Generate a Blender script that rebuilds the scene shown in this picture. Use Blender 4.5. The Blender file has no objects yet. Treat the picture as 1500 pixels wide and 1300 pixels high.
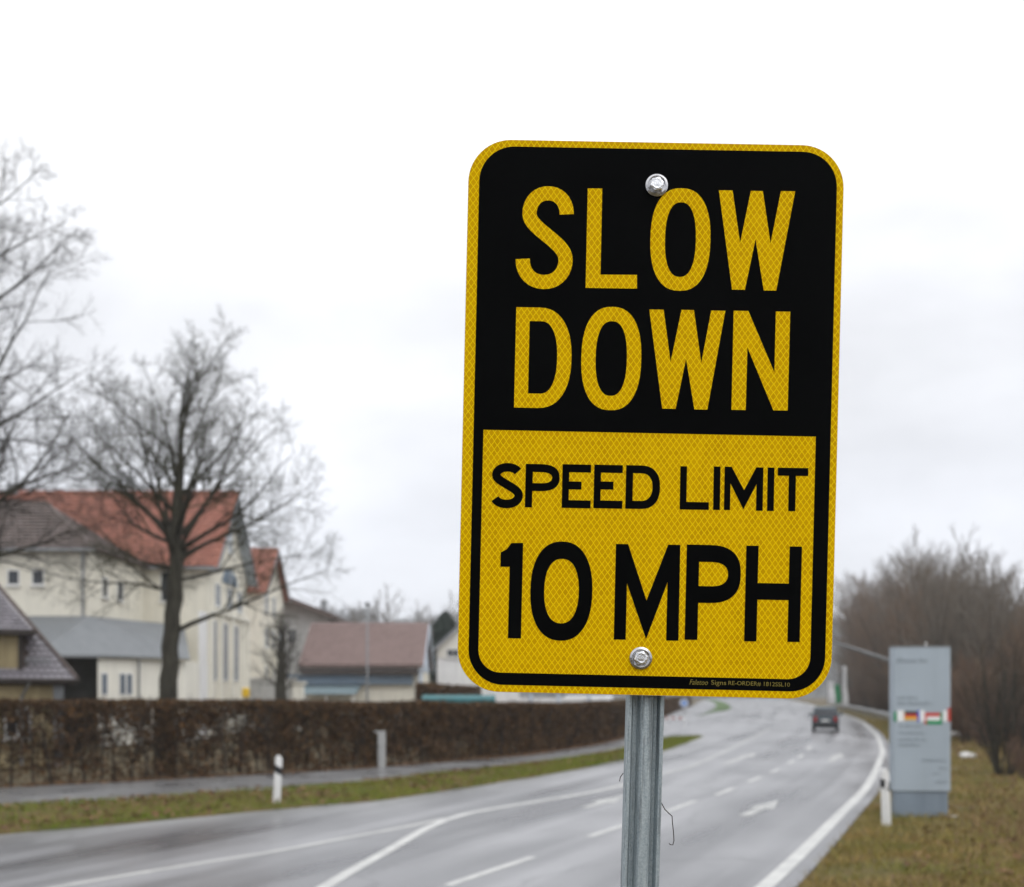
import bpy, bmesh, math, random
import numpy as np
from mathutils import Vector, Matrix, Euler

random.seed(7)
rng = np.random.default_rng(7)
scene = bpy.context.scene
COL = scene.collection
R = math.radians

# ------------------------------------------------------------------ camera, sky, sun, exposure
CAM_H = 2.6
cam_data = bpy.data.cameras.new("camera")
cam = bpy.data.objects.new("camera", cam_data)
COL.objects.link(cam)
cam.location = (0, 0, CAM_H)
cam.rotation_euler = (R(90), 0, 0)
cam_data.sensor_width = 36
cam_data.lens = 36
cam_data.shift_y = 365 / 1500
cam_data.clip_start = 0.05
cam_data.clip_end = 6000
cam_data.dof.use_dof = True
cam_data.dof.focus_distance = 1.662
cam_data.dof.aperture_fstop = 4.0
scene.camera = cam

SUN_EL, SUN_AZ = 48, 140          # overcast: a very soft sun behind the camera
world = bpy.data.worlds.new("World")
scene.world = world
world.use_nodes = True
wn, wl = world.node_tree.nodes, world.node_tree.links
bg = wn["Background"]
bg.inputs["Strength"].default_value = 0.1
sky = wn.new("ShaderNodeTexSky")
sky.sky_type = 'NISHITA'
sky.sun_disc = False
sky.sun_elevation = R(SUN_EL)
sky.sun_rotation = R(SUN_AZ)
tc = wn.new("ShaderNodeTexCoord")
sep = wn.new("ShaderNodeSeparateXYZ")
wl.new(tc.outputs["Generated"], sep.inputs[0])
ramp = wn.new("ShaderNodeValToRGB")        # overcast luminance: dull at the horizon, bright overhead
cr = ramp.color_ramp
cr.interpolation = 'EASE'
cr.elements[0].position = 0.0
cr.elements[0].color = (0.77, 0.795, 0.86, 1)
cr.elements[1].position = 1.0
cr.elements[1].color = (1.5, 1.52, 1.55, 1)
e = cr.elements.new(0.14); e.color = (0.875, 0.895, 0.955, 1)
e = cr.elements.new(0.30); e.color = (0.97, 0.985, 1.03, 1)
e = cr.elements.new(0.55); e.color = (1.18, 1.19, 1.21, 1)
wl.new(sep.outputs["Z"], ramp.inputs[0])
mp = wn.new("ShaderNodeMapping")
mp.inputs["Scale"].default_value = (1, 1, 2.2)
mp.inputs["Location"].default_value = (4.759, 10.885, 1.85)
wl.new(tc.outputs["Generated"], mp.inputs[0])
nz = wn.new("ShaderNodeTexNoise")
nz.inputs["Scale"].default_value = 2.1
nz.inputs["Detail"].default_value = 5
nz.inputs["Roughness"].default_value = 0.5
wl.new(mp.outputs[0], nz.inputs["Vector"])
mr = wn.new("ShaderNodeMapRange")
mr.inputs["From Min"].default_value = 0.3
mr.inputs["From Max"].default_value = 0.7
mr.inputs["To Min"].default_value = 7.2
mr.inputs["To Max"].default_value = 11.0
wl.new(nz.outputs[0], mr.inputs[0])
vm = wn.new("ShaderNodeVectorMath"); vm.operation = 'SCALE'
wl.new(ramp.outputs[0], vm.inputs[0])
wl.new(mr.outputs[0], vm.inputs["Scale"])
mixw = wn.new("ShaderNodeMix"); mixw.data_type = 'RGBA'
mixw.inputs["Factor"].default_value = 0.95      # cloud cover
wl.new(sky.outputs[0], mixw.inputs[6])
wl.new(vm.outputs[0], mixw.inputs[7])
wl.new(mixw.outputs[2], bg.inputs["Color"])

sun_d = bpy.data.lights.new("sun", 'SUN')
sun_d.energy = 0.5
sun_d.angle = R(40)
sun_d.color = (1.0, 0.97, 0.93)
sun = bpy.data.objects.new("sun", sun_d)
COL.objects.link(sun)
sun.location = (-20, -30, 60)
az, el = R(SUN_AZ), R(SUN_EL)
sun_dir = Vector((math.sin(az) * math.cos(el), math.cos(az) * math.cos(el), math.sin(el)))
sun.rotation_euler = sun_dir.to_track_quat('Z', 'Y').to_euler()

scene.view_settings.view_transform = 'Standard'
scene.view_settings.look = 'None'
scene.view_settings.gamma = 1
scene.view_settings.use_curve_mapping = False
scene.view_settings.exposure = 0.34
scene.render.engine = 'CYCLES'
scene.cycles.use_denoising = True
scene.cycles.max_bounces = 6
scene.cycles.diffuse_bounces = 3
scene.cycles.glossy_bounces = 3
scene.cycles.transparent_max_bounces = 8
scene.cycles.sample_clamp_indirect = 6

# ------------------------------------------------------------------ helpers
def G(px, py):
    """point on the level ground seen at this spot of the photograph"""
    d = 1500 * CAM_H / (py - 1015)
    return ((px - 750) / 1500 * d, d)

def P(px, py, d):
    return ((px - 750) / 1500 * d, d, CAM_H + (1015 - py) / 1500 * d)

def mk(name, verts, faces, mat=None, parent=None, loc=(0, 0, 0), rot=(0, 0, 0), smooth=False):
    me = bpy.data.meshes.new(name)
    if isinstance(verts, np.ndarray):
        faces = np.asarray(faces, dtype=np.int32)
        k = faces.shape[1]
        me.vertices.add(len(verts)); me.vertices.foreach_set("co", verts.astype(np.float32).ravel())
        me.loops.add(faces.size); me.loops.foreach_set("vertex_index", faces.ravel())
        me.polygons.add(len(faces)); me.polygons.foreach_set("loop_start", np.arange(0, faces.size, k, dtype=np.int32))
        me.update(calc_edges=True)
        me.validate()
    else:
        me.from_pydata([tuple(v) for v in verts], [], [tuple(f) for f in faces])
        me.update()
    if mat: me.materials.append(mat)
    if smooth:
        me.polygons.foreach_set("use_smooth", [True] * len(me.polygons))
    o = bpy.data.objects.new(name, me)
    COL.objects.link(o)
    o.location = loc; o.rotation_euler = rot
    if parent: o.parent = parent
    return o

def share(name, me, parent, loc=(0, 0, 0), rot=(0, 0, 0), scale=(1, 1, 1)):
    o = bpy.data.objects.new(name, me); COL.objects.link(o)
    o.parent = parent; o.location = loc; o.rotation_euler = rot; o.scale = scale
    return o

def tag(o, label, cat, group=None, kind=None):
    if label: o["label"] = label
    if cat: o["category"] = cat
    if group: o["group"] = group
    if kind: o["kind"] = kind
    return o

def thing(name, label, cat, loc=(0, 0, 0), rotz=0, group=None):
    o = bpy.data.objects.new(name, None); COL.objects.link(o)
    o.empty_display_size = 0.2
    o.location = loc; o.rotation_euler = (0, 0, rotz)
    return tag(o, label, cat, group)

def dup(src, loc, rotz=0, scale=1.0, label=None, group=None):
    r = src.copy(); COL.objects.link(r)
    r.location = loc; r.rotation_euler = (0, 0, rotz); r.scale = (scale, scale, scale)
    if label: r["label"] = label
    if group: r["group"] = group
    for ch in src.children:
        c = ch.copy(); COL.objects.link(c); c.parent = r
        for g in ch.children:
            d = g.copy(); COL.objects.link(d); d.parent = c
    return r

class MB:
    """collects boxes, prisms, tubes into one mesh"""
    def __init__(self, off=(0, 0, 0)):
        self.v, self.f, self.o = [], [], off
    def add(self, vs, fs):
        n = len(self.v)
        self.v += [(a[0] - self.o[0], a[1] - self.o[1], a[2] - self.o[2]) for a in vs]
        self.f += [tuple(i + n for i in f) for f in fs]
        return self
    def box(self, x0, x1, y0, y1, z0, z1):
        vs = [(x0, y0, z0), (x1, y0, z0), (x1, y1, z0), (x0, y1, z0), (x0, y0, z1), (x1, y0, z1), (x1, y1, z1), (x0, y1, z1)]
        return self.add(vs, [(3, 2, 1, 0), (4, 5, 6, 7), (0, 1, 5, 4), (1, 2, 6, 5), (2, 3, 7, 6), (3, 0, 4, 7)])
    def prism(self, loop, vec):
        n = len(loop)
        vs = [tuple(p) for p in loop] + [(p[0] + vec[0], p[1] + vec[1], p[2] + vec[2]) for p in loop]
        fs = [tuple(range(n))[::-1], tuple(range(n, 2 * n))] + [(i, (i + 1) % n, n + (i + 1) % n, n + i) for i in range(n)]
        return self.add(vs, fs)
    def tube(self, pts, r, n=8, caps=True):
        pts = [Vector(p) for p in pts]
        rs = r if isinstance(r, (list, tuple)) else [r] * len(pts)
        vs, fs = [], []
        for i, p in enumerate(pts):
            t = (pts[min(i + 1, len(pts) - 1)] - pts[max(i - 1, 0)]).normalized()
            a = Vector((1, 0, 0)) if abs(t.x) < 0.9 else Vector((0, 1, 0))
            u = t.cross(a).normalized(); w = t.cross(u)
            for k in range(n):
                q = 2 * math.pi * k / n
                vs.append(p + (u * math.cos(q) + w * math.sin(q)) * rs[i])
        for i in range(len(pts) - 1):
            for k in range(n):
                fs.append((i * n + k, i * n + (k + 1) % n, (i + 1) * n + (k + 1) % n, (i + 1) * n + k))
        if caps:
            fs.append(tuple(range(n))[::-1]); fs.append(tuple(range((len(pts) - 1) * n, len(pts) * n)))
        return self.add(vs, fs)
    def lathe(self, prof, n=16, c=(0, 0, 0)):
        vs, fs = [], []
        for (r, z) in prof:
            for k in range(n):
                q = 2 * math.pi * k / n
                vs.append((c[0] + r * math.cos(q), c[1] + r * math.sin(q), c[2] + z))
        for i in range(len(prof) - 1):
            for k in range(n):
                fs.append((i * n + k, i * n + (k + 1) % n, (i + 1) * n + (k + 1) % n, (i + 1) * n + k))
        fs.append(tuple(range(n))[::-1]); fs.append(tuple(range((len(prof) - 1) * n, len(prof) * n)))
        return self.add(vs, fs)
    def build(self, name, mat, parent=None, bevel=0, smooth=False, loc=(0, 0, 0), rot=(0, 0, 0), seg=1):
        o = mk(name, self.v, self.f, mat, parent, loc, rot)
        bm = bmesh.new(); bm.from_mesh(o.data)
        bmesh.ops.recalc_face_normals(bm, faces=bm.faces)
        if bevel:
            bmesh.ops.bevel(bm, geom=[e for e in bm.edges if e.is_manifold and e.calc_face_angle(0) > 0.5], offset=bevel, segments=seg, affect='EDGES', profile=0.6)
        bm.to_mesh(o.data); bm.free()
        if smooth: o.data.polygons.foreach_set("use_smooth", [True] * len(o.data.polygons))
        return o

# ------------------------------------------------------------------ materials
def mat(name, col, rough=0.7, var=0.15, scale=3.0, stretch=(1, 1, 1), bump=0.0, bscale=20.0, spec=0.5, metal=0.0, col2=None,
        island=None, coat=0.0, rvar=0.0, streak=0.0, imix=0.75):
    m = bpy.data.materials.new(name); m.use_nodes = True
    N, L = m.node_tree.nodes, m.node_tree.links
    b = N["Principled BSDF"]
    b.inputs["Roughness"].default_value = rough
    b.inputs["Metallic"].default_value = metal
    b.inputs["Specular IOR Level"].default_value = spec
    b.inputs["Coat Weight"].default_value = coat
    t = N.new("ShaderNodeTexCoord")
    mpn = N.new("ShaderNodeMapping"); mpn.inputs["Scale"].default_value = stretch
    L.new(t.outputs["Object"], mpn.inputs[0])
    n1 = N.new("ShaderNodeTexNoise"); n1.inputs["Scale"].default_value = scale; n1.inputs["Detail"].default_value = 6
    n1.inputs["Roughness"].default_value = 0.62
    L.new(mpn.outputs[0], n1.inputs["Vector"])
    r = N.new("ShaderNodeMapRange"); r.inputs["From Min"].default_value = 0.3; r.inputs["From Max"].default_value = 0.7
    L.new(n1.outputs[0], r.inputs[0])
    mx = N.new("ShaderNodeMix"); mx.data_type = 'RGBA'
    L.new(r.outputs[0], mx.inputs["Factor"])
    if col2 is None:
        mx.inputs[6].default_value = tuple(c * (1 - var) for c in col) + (1,)
        mx.inputs[7].default_value = tuple(min(1, c * (1 + var)) for c in col) + (1,)
    else:
        mx.inputs[6].default_value = tuple(col) + (1,)
        mx.inputs[7].default_value = tuple(col2) + (1,)
    out = mx.outputs[2]
    if streak:
        mp2 = N.new("ShaderNodeMapping"); mp2.inputs["Scale"].default_value = (2.2, 2.2, 0.16)
        L.new(t.outputs["Object"], mp2.inputs[0])
        n3 = N.new("ShaderNodeTexNoise"); n3.inputs["Scale"].default_value = 1.5; n3.inputs["Detail"].default_value = 5
        L.new(mp2.outputs[0], n3.inputs["Vector"])
        r3 = N.new("ShaderNodeMapRange"); r3.inputs["From Min"].default_value = 0.45; r3.inputs["From Max"].default_value = 0.75
        r3.inputs["To Min"].default_value = 1.0; r3.inputs["To Max"].default_value = 1 - streak
        L.new(n3.outputs[0], r3.inputs[0])
        s3 = N.new("ShaderNodeVectorMath"); s3.operation = 'SCALE'
        L.new(out, s3.inputs[0]); L.new(r3.outputs[0], s3.inputs["Scale"])
        out = s3.outputs[0]
    if island:
        g = N.new("ShaderNodeNewGeometry")
        rp = N.new("ShaderNodeValToRGB")
        els = rp.color_ramp.elements
        els[0].color = tuple(island[0]) + (1,); els[1].color = tuple(island[-1]) + (1,)
        for i in range(1, len(island) - 1):
            q = els.new(i / (len(island) - 1)); q.color = tuple(island[i]) + (1,)
        L.new(g.outputs["Random Per Island"], rp.inputs[0])
        m2 = N.new("ShaderNodeMix"); m2.data_type = 'RGBA'; m2.inputs["Factor"].default_value = imix
        L.new(out, m2.inputs[6]); L.new(rp.outputs[0], m2.inputs[7])
        out = m2.outputs[2]
    L.new(out, b.inputs["Base Color"])
    if rvar:
        r2 = N.new("ShaderNodeMapRange"); r2.inputs["From Min"].default_value = 0.3; r2.inputs["From Max"].default_value = 0.7
        r2.inputs["To Min"].default_value = max(0.02, rough - rvar); r2.inputs["To Max"].default_value = min(1, rough + rvar)
        L.new(n1.outputs[0], r2.inputs[0]); L.new(r2.outputs[0], b.inputs["Roughness"])
    if bump:
        n2 = N.new("ShaderNodeTexNoise"); n2.inputs["Scale"].default_value = bscale; n2.inputs["Detail"].default_value = 4
        L.new(mpn.outputs[0], n2.inputs["Vector"])
        bp = N.new("ShaderNodeBump"); bp.inputs["Strength"].default_value = bump; bp.inputs["Distance"].default_value = 0.02
        L.new(n2.outputs[0], bp.inputs["Height"]); L.new(bp.outputs[0], b.inputs["Normal"])
    return m

M = {}
M["soil"] = mat("soil", (0.075, 0.062, 0.035), 0.95, 0.4, 1.6, bump=0.6, bscale=9, spec=0.2, col2=(0.16, 0.125, 0.075))
M["path"] = mat("path asphalt", (0.13, 0.13, 0.134), 0.32, 0.3, 0.5, bump=0.06, bscale=60, rvar=0.12, col2=(0.27, 0.27, 0.275))
M["paint_road"] = mat("road paint", (0.40, 0.40, 0.39), 0.42, 0.2, 2.5, bump=0.15, bscale=60, rvar=0.1, col2=(0.64, 0.64, 0.615))
M["paint_worn"] = mat("worn road paint", (0.27, 0.27, 0.265), 0.4, 0.2, 1.6, bump=0.15, bscale=60, rvar=0.1, col2=(0.55, 0.55, 0.53))
M["cream"] = mat("cream render", (0.80, 0.765, 0.66), 0.9, 0.06, 0.8, bump=0.1, bscale=40, spec=0.2, streak=0.09)
M["cream_pale"] = mat("pale render", (0.82, 0.80, 0.72), 0.9, 0.05, 0.8, bump=0.1, bscale=40, spec=0.2, streak=0.12)
M["ochre"] = mat("ochre render", (0.44, 0.36, 0.21), 0.9, 0.15, 0.9, bump=0.2, bscale=30, spec=0.2, streak=0.3)
M["white_wall"] = mat("white render", (0.82, 0.82, 0.82), 0.85, 0.05, 0.8, spec=0.2, streak=0.18)
M["red_tile"] = mat("red clay tile", (0.27, 0.10, 0.068), 0.7, 0.4, 1.2, island=[(0.20, 0.085, 0.062), (0.29, 0.115, 0.08), (0.37, 0.155, 0.11), (0.24, 0.105, 0.08)], spec=0.35)
M["brown_tile"] = mat("dark brown tile", (0.10, 0.075, 0.066), 0.6, 0.25, 1.2, island=[(0.075, 0.058, 0.052), (0.115, 0.085, 0.075), (0.14, 0.11, 0.10)], spec=0.4)
M["pink_tile"] = mat("faded pinkish tile", (0.235, 0.165, 0.15), 0.65, 0.2, 0.8, island=[(0.19, 0.135, 0.125), (0.26, 0.185, 0.17), (0.22, 0.155, 0.145)], spec=0.35)
M["slate_tile"] = mat("wet grey tile", (0.34, 0.315, 0.345), 0.3, 0.35, 2.5, rvar=0.15, col2=(0.15, 0.14, 0.155))
M["grey_metal"] = mat("grey sheet roofing", (0.185, 0.198, 0.21), 0.5, 0.1, 0.6, spec=0.5, streak=0.15)
M["dark_wood"] = mat("dark stained wood", (0.055, 0.045, 0.04), 0.75, 0.3, 4, stretch=(1, 1, 0.2))
M["grey_board"] = mat("grey soffit board", (0.26, 0.275, 0.29), 0.7, 0.15, 2)
M["porch_sheet"] = mat("grey green porch sheeting", (0.16, 0.215, 0.235), 0.6, 0.15, 1.5)
M["blue_board"] = mat("weathered blue board", (0.18, 0.24, 0.31), 0.75, 0.18, 1.5, stretch=(0.3, 1, 1))
M["blue_pale"] = mat("pale blue board", (0.52, 0.58, 0.66), 0.7, 0.1, 2)
M["frame_white"] = mat("white frame", (0.78, 0.78, 0.76), 0.5, 0.06, 3)
M["glass_dark"] = mat("dark window glass", (0.025, 0.03, 0.038), 0.08, 0.3, 0.7, spec=0.6)
M["glass_grey"] = mat("grey window glass", (0.13, 0.16, 0.20), 0.15, 0.2, 0.7, spec=0.6)
M["zinc"] = mat("zinc", (0.30, 0.31, 0.32), 0.45, 0.15, 5, metal=0.4)
M["dark_void"] = mat("painted opening shade", (0.045, 0.047, 0.045), 0.85, 0.3, 1.5)  # near-black colour stands in for the shade inside the open recess
M["bark"] = mat("bark", (0.028, 0.025, 0.021), 0.95, 0.4, 6, stretch=(1, 1, 0.25), bump=0.9, bscale=14, spec=0.2, col2=(0.085, 0.08, 0.06))
M["bark_moss"] = mat("lichened bark", (0.036, 0.032, 0.027), 0.95, 0.4, 0.9, spec=0.1, col2=(0.085, 0.085, 0.045))
M["twig"] = mat("twig", (0.055, 0.048, 0.042), 0.9, 0.3, 1.5, spec=0.2)
M["twig_brown"] = mat("brown twig", (0.155, 0.115, 0.085), 0.9, 0.25, 0.5, spec=0.15, col2=(0.21, 0.145, 0.10))
M["twig_grey"] = mat("grey twig", (0.165, 0.142, 0.116), 0.9, 0.25, 0.5, spec=0.15)
M["twig_red"] = mat("reddish twig", (0.19, 0.12, 0.085), 0.9, 0.25, 0.5, spec=0.15)
M["trunk_far"] = mat("grey brown bark", (0.085, 0.072, 0.06), 0.95, 0.3, 3, spec=0.15)
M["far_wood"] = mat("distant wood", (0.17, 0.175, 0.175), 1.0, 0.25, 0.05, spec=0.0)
M["conifer"] = mat("dark conifer", (0.05, 0.068, 0.055), 0.95, 0.3, 1.0, spec=0.1)
M["hedge_leaf"] = mat("dry hedge leaf", (0.10, 0.055, 0.03), 0.85, 0.3, 2, spec=0.2,
                      island=[(0.045, 0.033, 0.021), (0.09, 0.058, 0.034), (0.145, 0.076, 0.036), (0.08, 0.064, 0.032), (0.21, 0.105, 0.042)])
M["hedge_twig"] = mat("hedge twig", (0.045, 0.036, 0.03), 0.95, 0.3, 5, spec=0.1)
M["turf"] = mat("mossy turf", (0.075, 0.085, 0.022), 0.95, 0.3, 0.9, bump=0.5, bscale=12, spec=0.15, col2=(0.16, 0.10, 0.05))
M["grass"] = mat("verge grass", (0.11, 0.22, 0.01), 0.85, 0.3, 0.45, spec=0.2, col2=(0.25, 0.20, 0.06), imix=0.55,
                 island=[(0.10, 0.16, 0.012), (0.14, 0.19, 0.016), (0.20, 0.20, 0.03), (0.22, 0.16, 0.055), (0.12, 0.175, 0.014)])
M["grass_dry"] = mat("dry verge grass", (0.13, 0.16, 0.018), 0.9, 0.3, 0.8, spec=0.2, col2=(0.40, 0.22, 0.095), imix=0.5,
                     island=[(0.12, 0.16, 0.02), (0.22, 0.19, 0.06), (0.32, 0.25, 0.13), (0.15, 0.175, 0.03), (0.20, 0.12, 0.05)])
M["leaf_litter"] = mat("fallen leaf", (0.15, 0.085, 0.045), 0.8, 0.3, 3, spec=0.3, island=[(0.09, 0.05, 0.03), (0.18, 0.10, 0.05), (0.24, 0.14, 0.07)])
M["post_white"] = mat("white plastic", (0.80, 0.80, 0.79), 0.45, 0.06, 4, streak=0.15)
M["black"] = mat("black plastic", (0.015, 0.015, 0.017), 0.5, 0.2, 5)
M["reflector"] = mat("white reflector", (0.85, 0.85, 0.85), 0.2, 0.05, 8)
M["pylon"] = mat("grey blue enamel", (0.385, 0.445, 0.50), 0.42, 0.05, 0.9, spec=0.4, streak=0.08)
M["pylon_base"] = mat("grey blue plinth", (0.22, 0.27, 0.325), 0.5, 0.12, 1.5, streak=0.2)
M["print_grey"] = mat("grey print", (0.27, 0.315, 0.355), 0.5, 0.05, 3)
M["f_black"] = mat("flag black", (0.02, 0.02, 0.02), 0.6)
M["f_red"] = mat("flag red", (0.55, 0.05, 0.035), 0.6)
M["rail_red"] = mat("faded red rail", (0.40, 0.14, 0.12), 0.6)
M["f_gold"] = mat("flag gold", (0.75, 0.40, 0.02), 0.6)
M["f_blue"] = mat("flag blue", (0.06, 0.10, 0.50), 0.6)
M["f_green"] = mat("flag green", (0.01, 0.25, 0.09), 0.6)
M["f_white"] = mat("flag white", (0.80, 0.80, 0.80), 0.6)
M["teal"] = mat("teal tarpaulin", (0.012, 0.13, 0.145), 0.5, 0.2, 2, bump=0.2, bscale=4)
M["yellow"] = mat("yellow paint", (0.75, 0.48, 0.02), 0.5, 0.08, 3)
M["sign_blue"] = mat("faded blue sign face", (0.22, 0.34, 0.62), 0.4)
M["concrete"] = mat("pale concrete", (0.48, 0.48, 0.47), 0.85, 0.15, 2, spec=0.2, streak=0.25)
M["gal"] = mat("galvanised rail", (0.40, 0.41, 0.42), 0.45, 0.2, 6, metal=0.5)
M["stone"] = mat("pale stone", (0.55, 0.54, 0.52), 0.85, 0.2, 6)
M["car_dark"] = mat("dark green car paint", (0.012, 0.03, 0.042), 0.35, 0.08, 2, coat=0.3)
M["car_white"] = mat("white van paint", (0.78, 0.79, 0.80), 0.3, 0.04, 2, coat=0.4)
M["tyre"] = mat("tyre", (0.02, 0.02, 0.02), 0.8)
M["rim"] = mat("wheel rim", (0.45, 0.45, 0.46), 0.35, metal=0.7)
M["lamp_red"] = mat("red lamp lens", (0.36, 0.022, 0.018), 0.2, spec=0.6)
M["plate"] = mat("number plate", (0.75, 0.75, 0.72), 0.4)

# wet carriageway: follows the road with its UV map (u across in metres, v along)
def road_material():
    m = bpy.data.materials.new("wet asphalt"); m.use_nodes = True
    N, L = m.node_tree.nodes, m.node_tree.links
    b = N["Principled BSDF"]
    uv = N.new("ShaderNodeUVMap"); uv.uv_map = "UVMap"
    def noise(sc, stretch, det=5):
        q = N.new("ShaderNodeMapping"); q.inputs["Scale"].default_value = stretch
        L.new(uv.outputs[0], q.inputs[0])
        n = N.new("ShaderNodeTexNoise"); n.inputs["Scale"].default_value = sc; n.inputs["Detail"].default_value = det
        L.new(q.outputs[0], n.inputs["Vector"]); return n
    tracks = noise(1.0, (0.95, 0.02, 1))        # wheel tracks along the lanes
    patches = noise(0.35, (1, 0.35, 1))
    grain = noise(55, (1, 1, 1), 3)
    mx = N.new("ShaderNodeMix"); mx.data_type = 'RGBA'
    mx.inputs[6].default_value = (0.10, 0.10, 0.106, 1); mx.inputs[7].default_value = (0.30, 0.30, 0.312, 1)
    add = N.new("ShaderNodeMath"); add.operation = 'ADD'
    L.new(tracks.outputs[0], add.inputs[0]); L.new(patches.outputs[0], add.inputs[1])
    rr = N.new("ShaderNodeMapRange"); rr.inputs["From Min"].default_value = 0.82; rr.inputs["From Max"].default_value = 1.18
    L.new(add.outputs[0], rr.inputs[0]); L.new(rr.outputs[0], mx.inputs["Factor"])
    gm = N.new("ShaderNodeMapRange"); gm.inputs["From Min"].default_value = 0.3; gm.inputs["From Max"].default_value = 0.7
    gm.inputs["To Min"].default_value = 0.75; gm.inputs["To Max"].default_value = 1.25
    L.new(grain.outputs[0], gm.inputs[0])
    sc = N.new("ShaderNodeVectorMath"); sc.operation = 'SCALE'
    L.new(mx.outputs[2], sc.inputs[0]); L.new(gm.outputs[0], sc.inputs["Scale"])
    # fine cracks / repair seams
    vo = N.new("ShaderNodeTexVoronoi"); vo.feature = 'DISTANCE_TO_EDGE'; vo.inputs["Scale"].default_value = 0.22
    q = N.new("ShaderNodeMapping"); q.inputs["Scale"].default_value = (1.0, 0.35, 1)
    wob = noise(1.2, (1, 1, 1), 4)
    addv = N.new("ShaderNodeVectorMath"); addv.operation = 'ADD'
    L.new(uv.outputs[0], q.inputs[0]); L.new(q.outputs[0], addv.inputs[0]); L.new(wob.outputs["Color"], addv.inputs[1])
    L.new(addv.outputs[0], vo.inputs["Vector"])
    cm = N.new("ShaderNodeMapRange"); cm.inputs["From Min"].default_value = 0.0; cm.inputs["From Max"].default_value = 0.012
    cm.inputs["To Min"].default_value = 0.75; cm.inputs["To Max"].default_value = 1.0
    L.new(vo.outputs["Distance"], cm.inputs[0])
    s2 = N.new("ShaderNodeVectorMath"); s2.operation = 'SCALE'
    L.new(sc.outputs[0], s2.inputs[0]); L.new(cm.outputs[0], s2.inputs["Scale"])
    L.new(s2.outputs[0], b.inputs["Base Color"])
    ro = N.new("ShaderNodeMapRange"); ro.inputs["From Min"].default_value = 0.75; ro.inputs["From Max"].default_value = 1.25
    ro.inputs["To Min"].default_value = 0.24; ro.inputs["To Max"].default_value = 0.42
    L.new(add.outputs[0], ro.inputs[0]); L.new(ro.outputs[0], b.inputs["Roughness"])
    b.inputs["Specular IOR Level"].default_value = 0.5
    bp = N.new("ShaderNodeBump"); bp.inputs["Strength"].default_value = 0.12; bp.inputs["Distance"].default_value = 0.003
    L.new(grain.outputs[0], bp.inputs["Height"]); L.new(bp.outputs[0], b.inputs["Normal"])
    return m
M["road"] = road_material()

# ------------------------------------------------------------------ ground, road, path, verges
def spline(pts, n=14):
    out = []
    P_ = [pts[0]] + list(pts) + [pts[-1]]
    for i in range(1, len(P_) - 2):
        a, b, c, d = [np.array(q, float) for q in P_[i - 1:i + 3]]
        for k in range(n):
            t = k / n
            out.append(0.5 * (2 * b + (c - a) * t + (2 * a - 5 * b + 4 * c - d) * t * t + (3 * b - a - 3 * c + d) * t ** 3))
    out.append(np.array(pts[-1], float))
    return np.array(out)

RE = spline([(-5.6, -4), (-2.6, 1.7), (0.6, 8), (3.38, 13.7), (6.93, 21.7), (10.05, 28.9), (14.0, 39), (17.6, 48.75), (24.9, 70.9), (36.6, 111), (58, 195), (83, 300), (150, 600), (330, 1500)])
LE = spline([(-40, 2), (-24, 8), (-14, 14.5), (-9.3, 18.6), (-7.75, 20), (-6.0, 21.8), (-3.97, 23.8), (-2.9, 24.9), (-0.33, 29.5), (2.05, 34.2), (4.2, 39.4), (6.5, 44.8), (10.8, 59)])
VE = spline([(-43, 5), (-28, 13), (-16, 20.2), (-11.6, 23.2), (-9.5, 24.5), (-7.3, 26.4), (-4.75, 28.7), (-2.2, 32.5), (0.41, 36.3), (4.4, 44.5), (8.2, 56), (9.4, 58.6), (10.8, 59.05)])
HE = spline([(-52, 1), (-40, 9), (-24, 20.5), (-13.9, 27.9), (-11.5, 29.5), (-8.8, 31.7), (-5.65, 34.4), (-1.34, 39.6), (1.44, 44.2), (5.7, 56), (10.2, 78), (16.5, 111), (26, 158), (36, 205), (55, 300), (115, 600), (280, 1500)])
def xat(c, y): return np.interp(y, c[:, 1], c[:, 0])

def tagS(o): o["kind"] = "structure"; return o
gv, gf = [], []
gs = [-3000, -1500, -600, -250, -100, -40, 0, 40, 100, 250, 600, 1500, 3000]
for y in gs:
    for x in gs: gv.append((x, y, -0.06))
for j in range(len(gs) - 1):
    for i in range(len(gs) - 1):
        a = j * len(gs) + i; gf.append((a, a + 1, a + 1 + len(gs), a + len(gs)))
tagS(mk("ground", gv, gf, M["soil"]))

ys = np.concatenate([np.arange(2, 60, 1.0), np.arange(60, 160, 3), np.arange(160, 600, 12), np.arange(600, 1501, 60)])
ys = np.concatenate([[-4, -2, 0], ys])
rv, rf, ruv = [], [], []
NU = 12
s = 0; lastp = None
for y in ys:
    xr = xat(RE, y) + 0.42; xl = xat(HE, max(y, 1.0)) if y > 1 else -52 + (y - 1) * 1.4
    p = np.array([xr, y]); s += 0 if lastp is None else np.linalg.norm(p - lastp); lastp = p
    for k in range(NU + 1):
        x = xr + (xl - xr) * k / NU
        rv.append((x, y, 0.0)); ruv.append(((xr - x) * 0.93, s - (xr - x) * 0.36))
for j in range(len(ys) - 1):
    for k in range(NU):
        a = j * (NU + 1) + k; rf.append((a, a + NU + 1, a + NU + 2, a + 1))
road = tagS(mk("road", rv, rf, M["road"]))
ul = road.data.uv_layers.new(name="UVMap")
for lp in road.data.loops: ul.data[lp.index].uv = ruv[lp.vertex_index]
bm = bmesh.new(); bm.from_mesh(road.data); bmesh.ops.recalc_face_normals(bm, faces=bm.faces)
if bm.faces[0].normal.z < 0: bmesh.ops.reverse_faces(bm, faces=bm.faces)
bm.to_mesh(road.data); bm.free()

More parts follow.
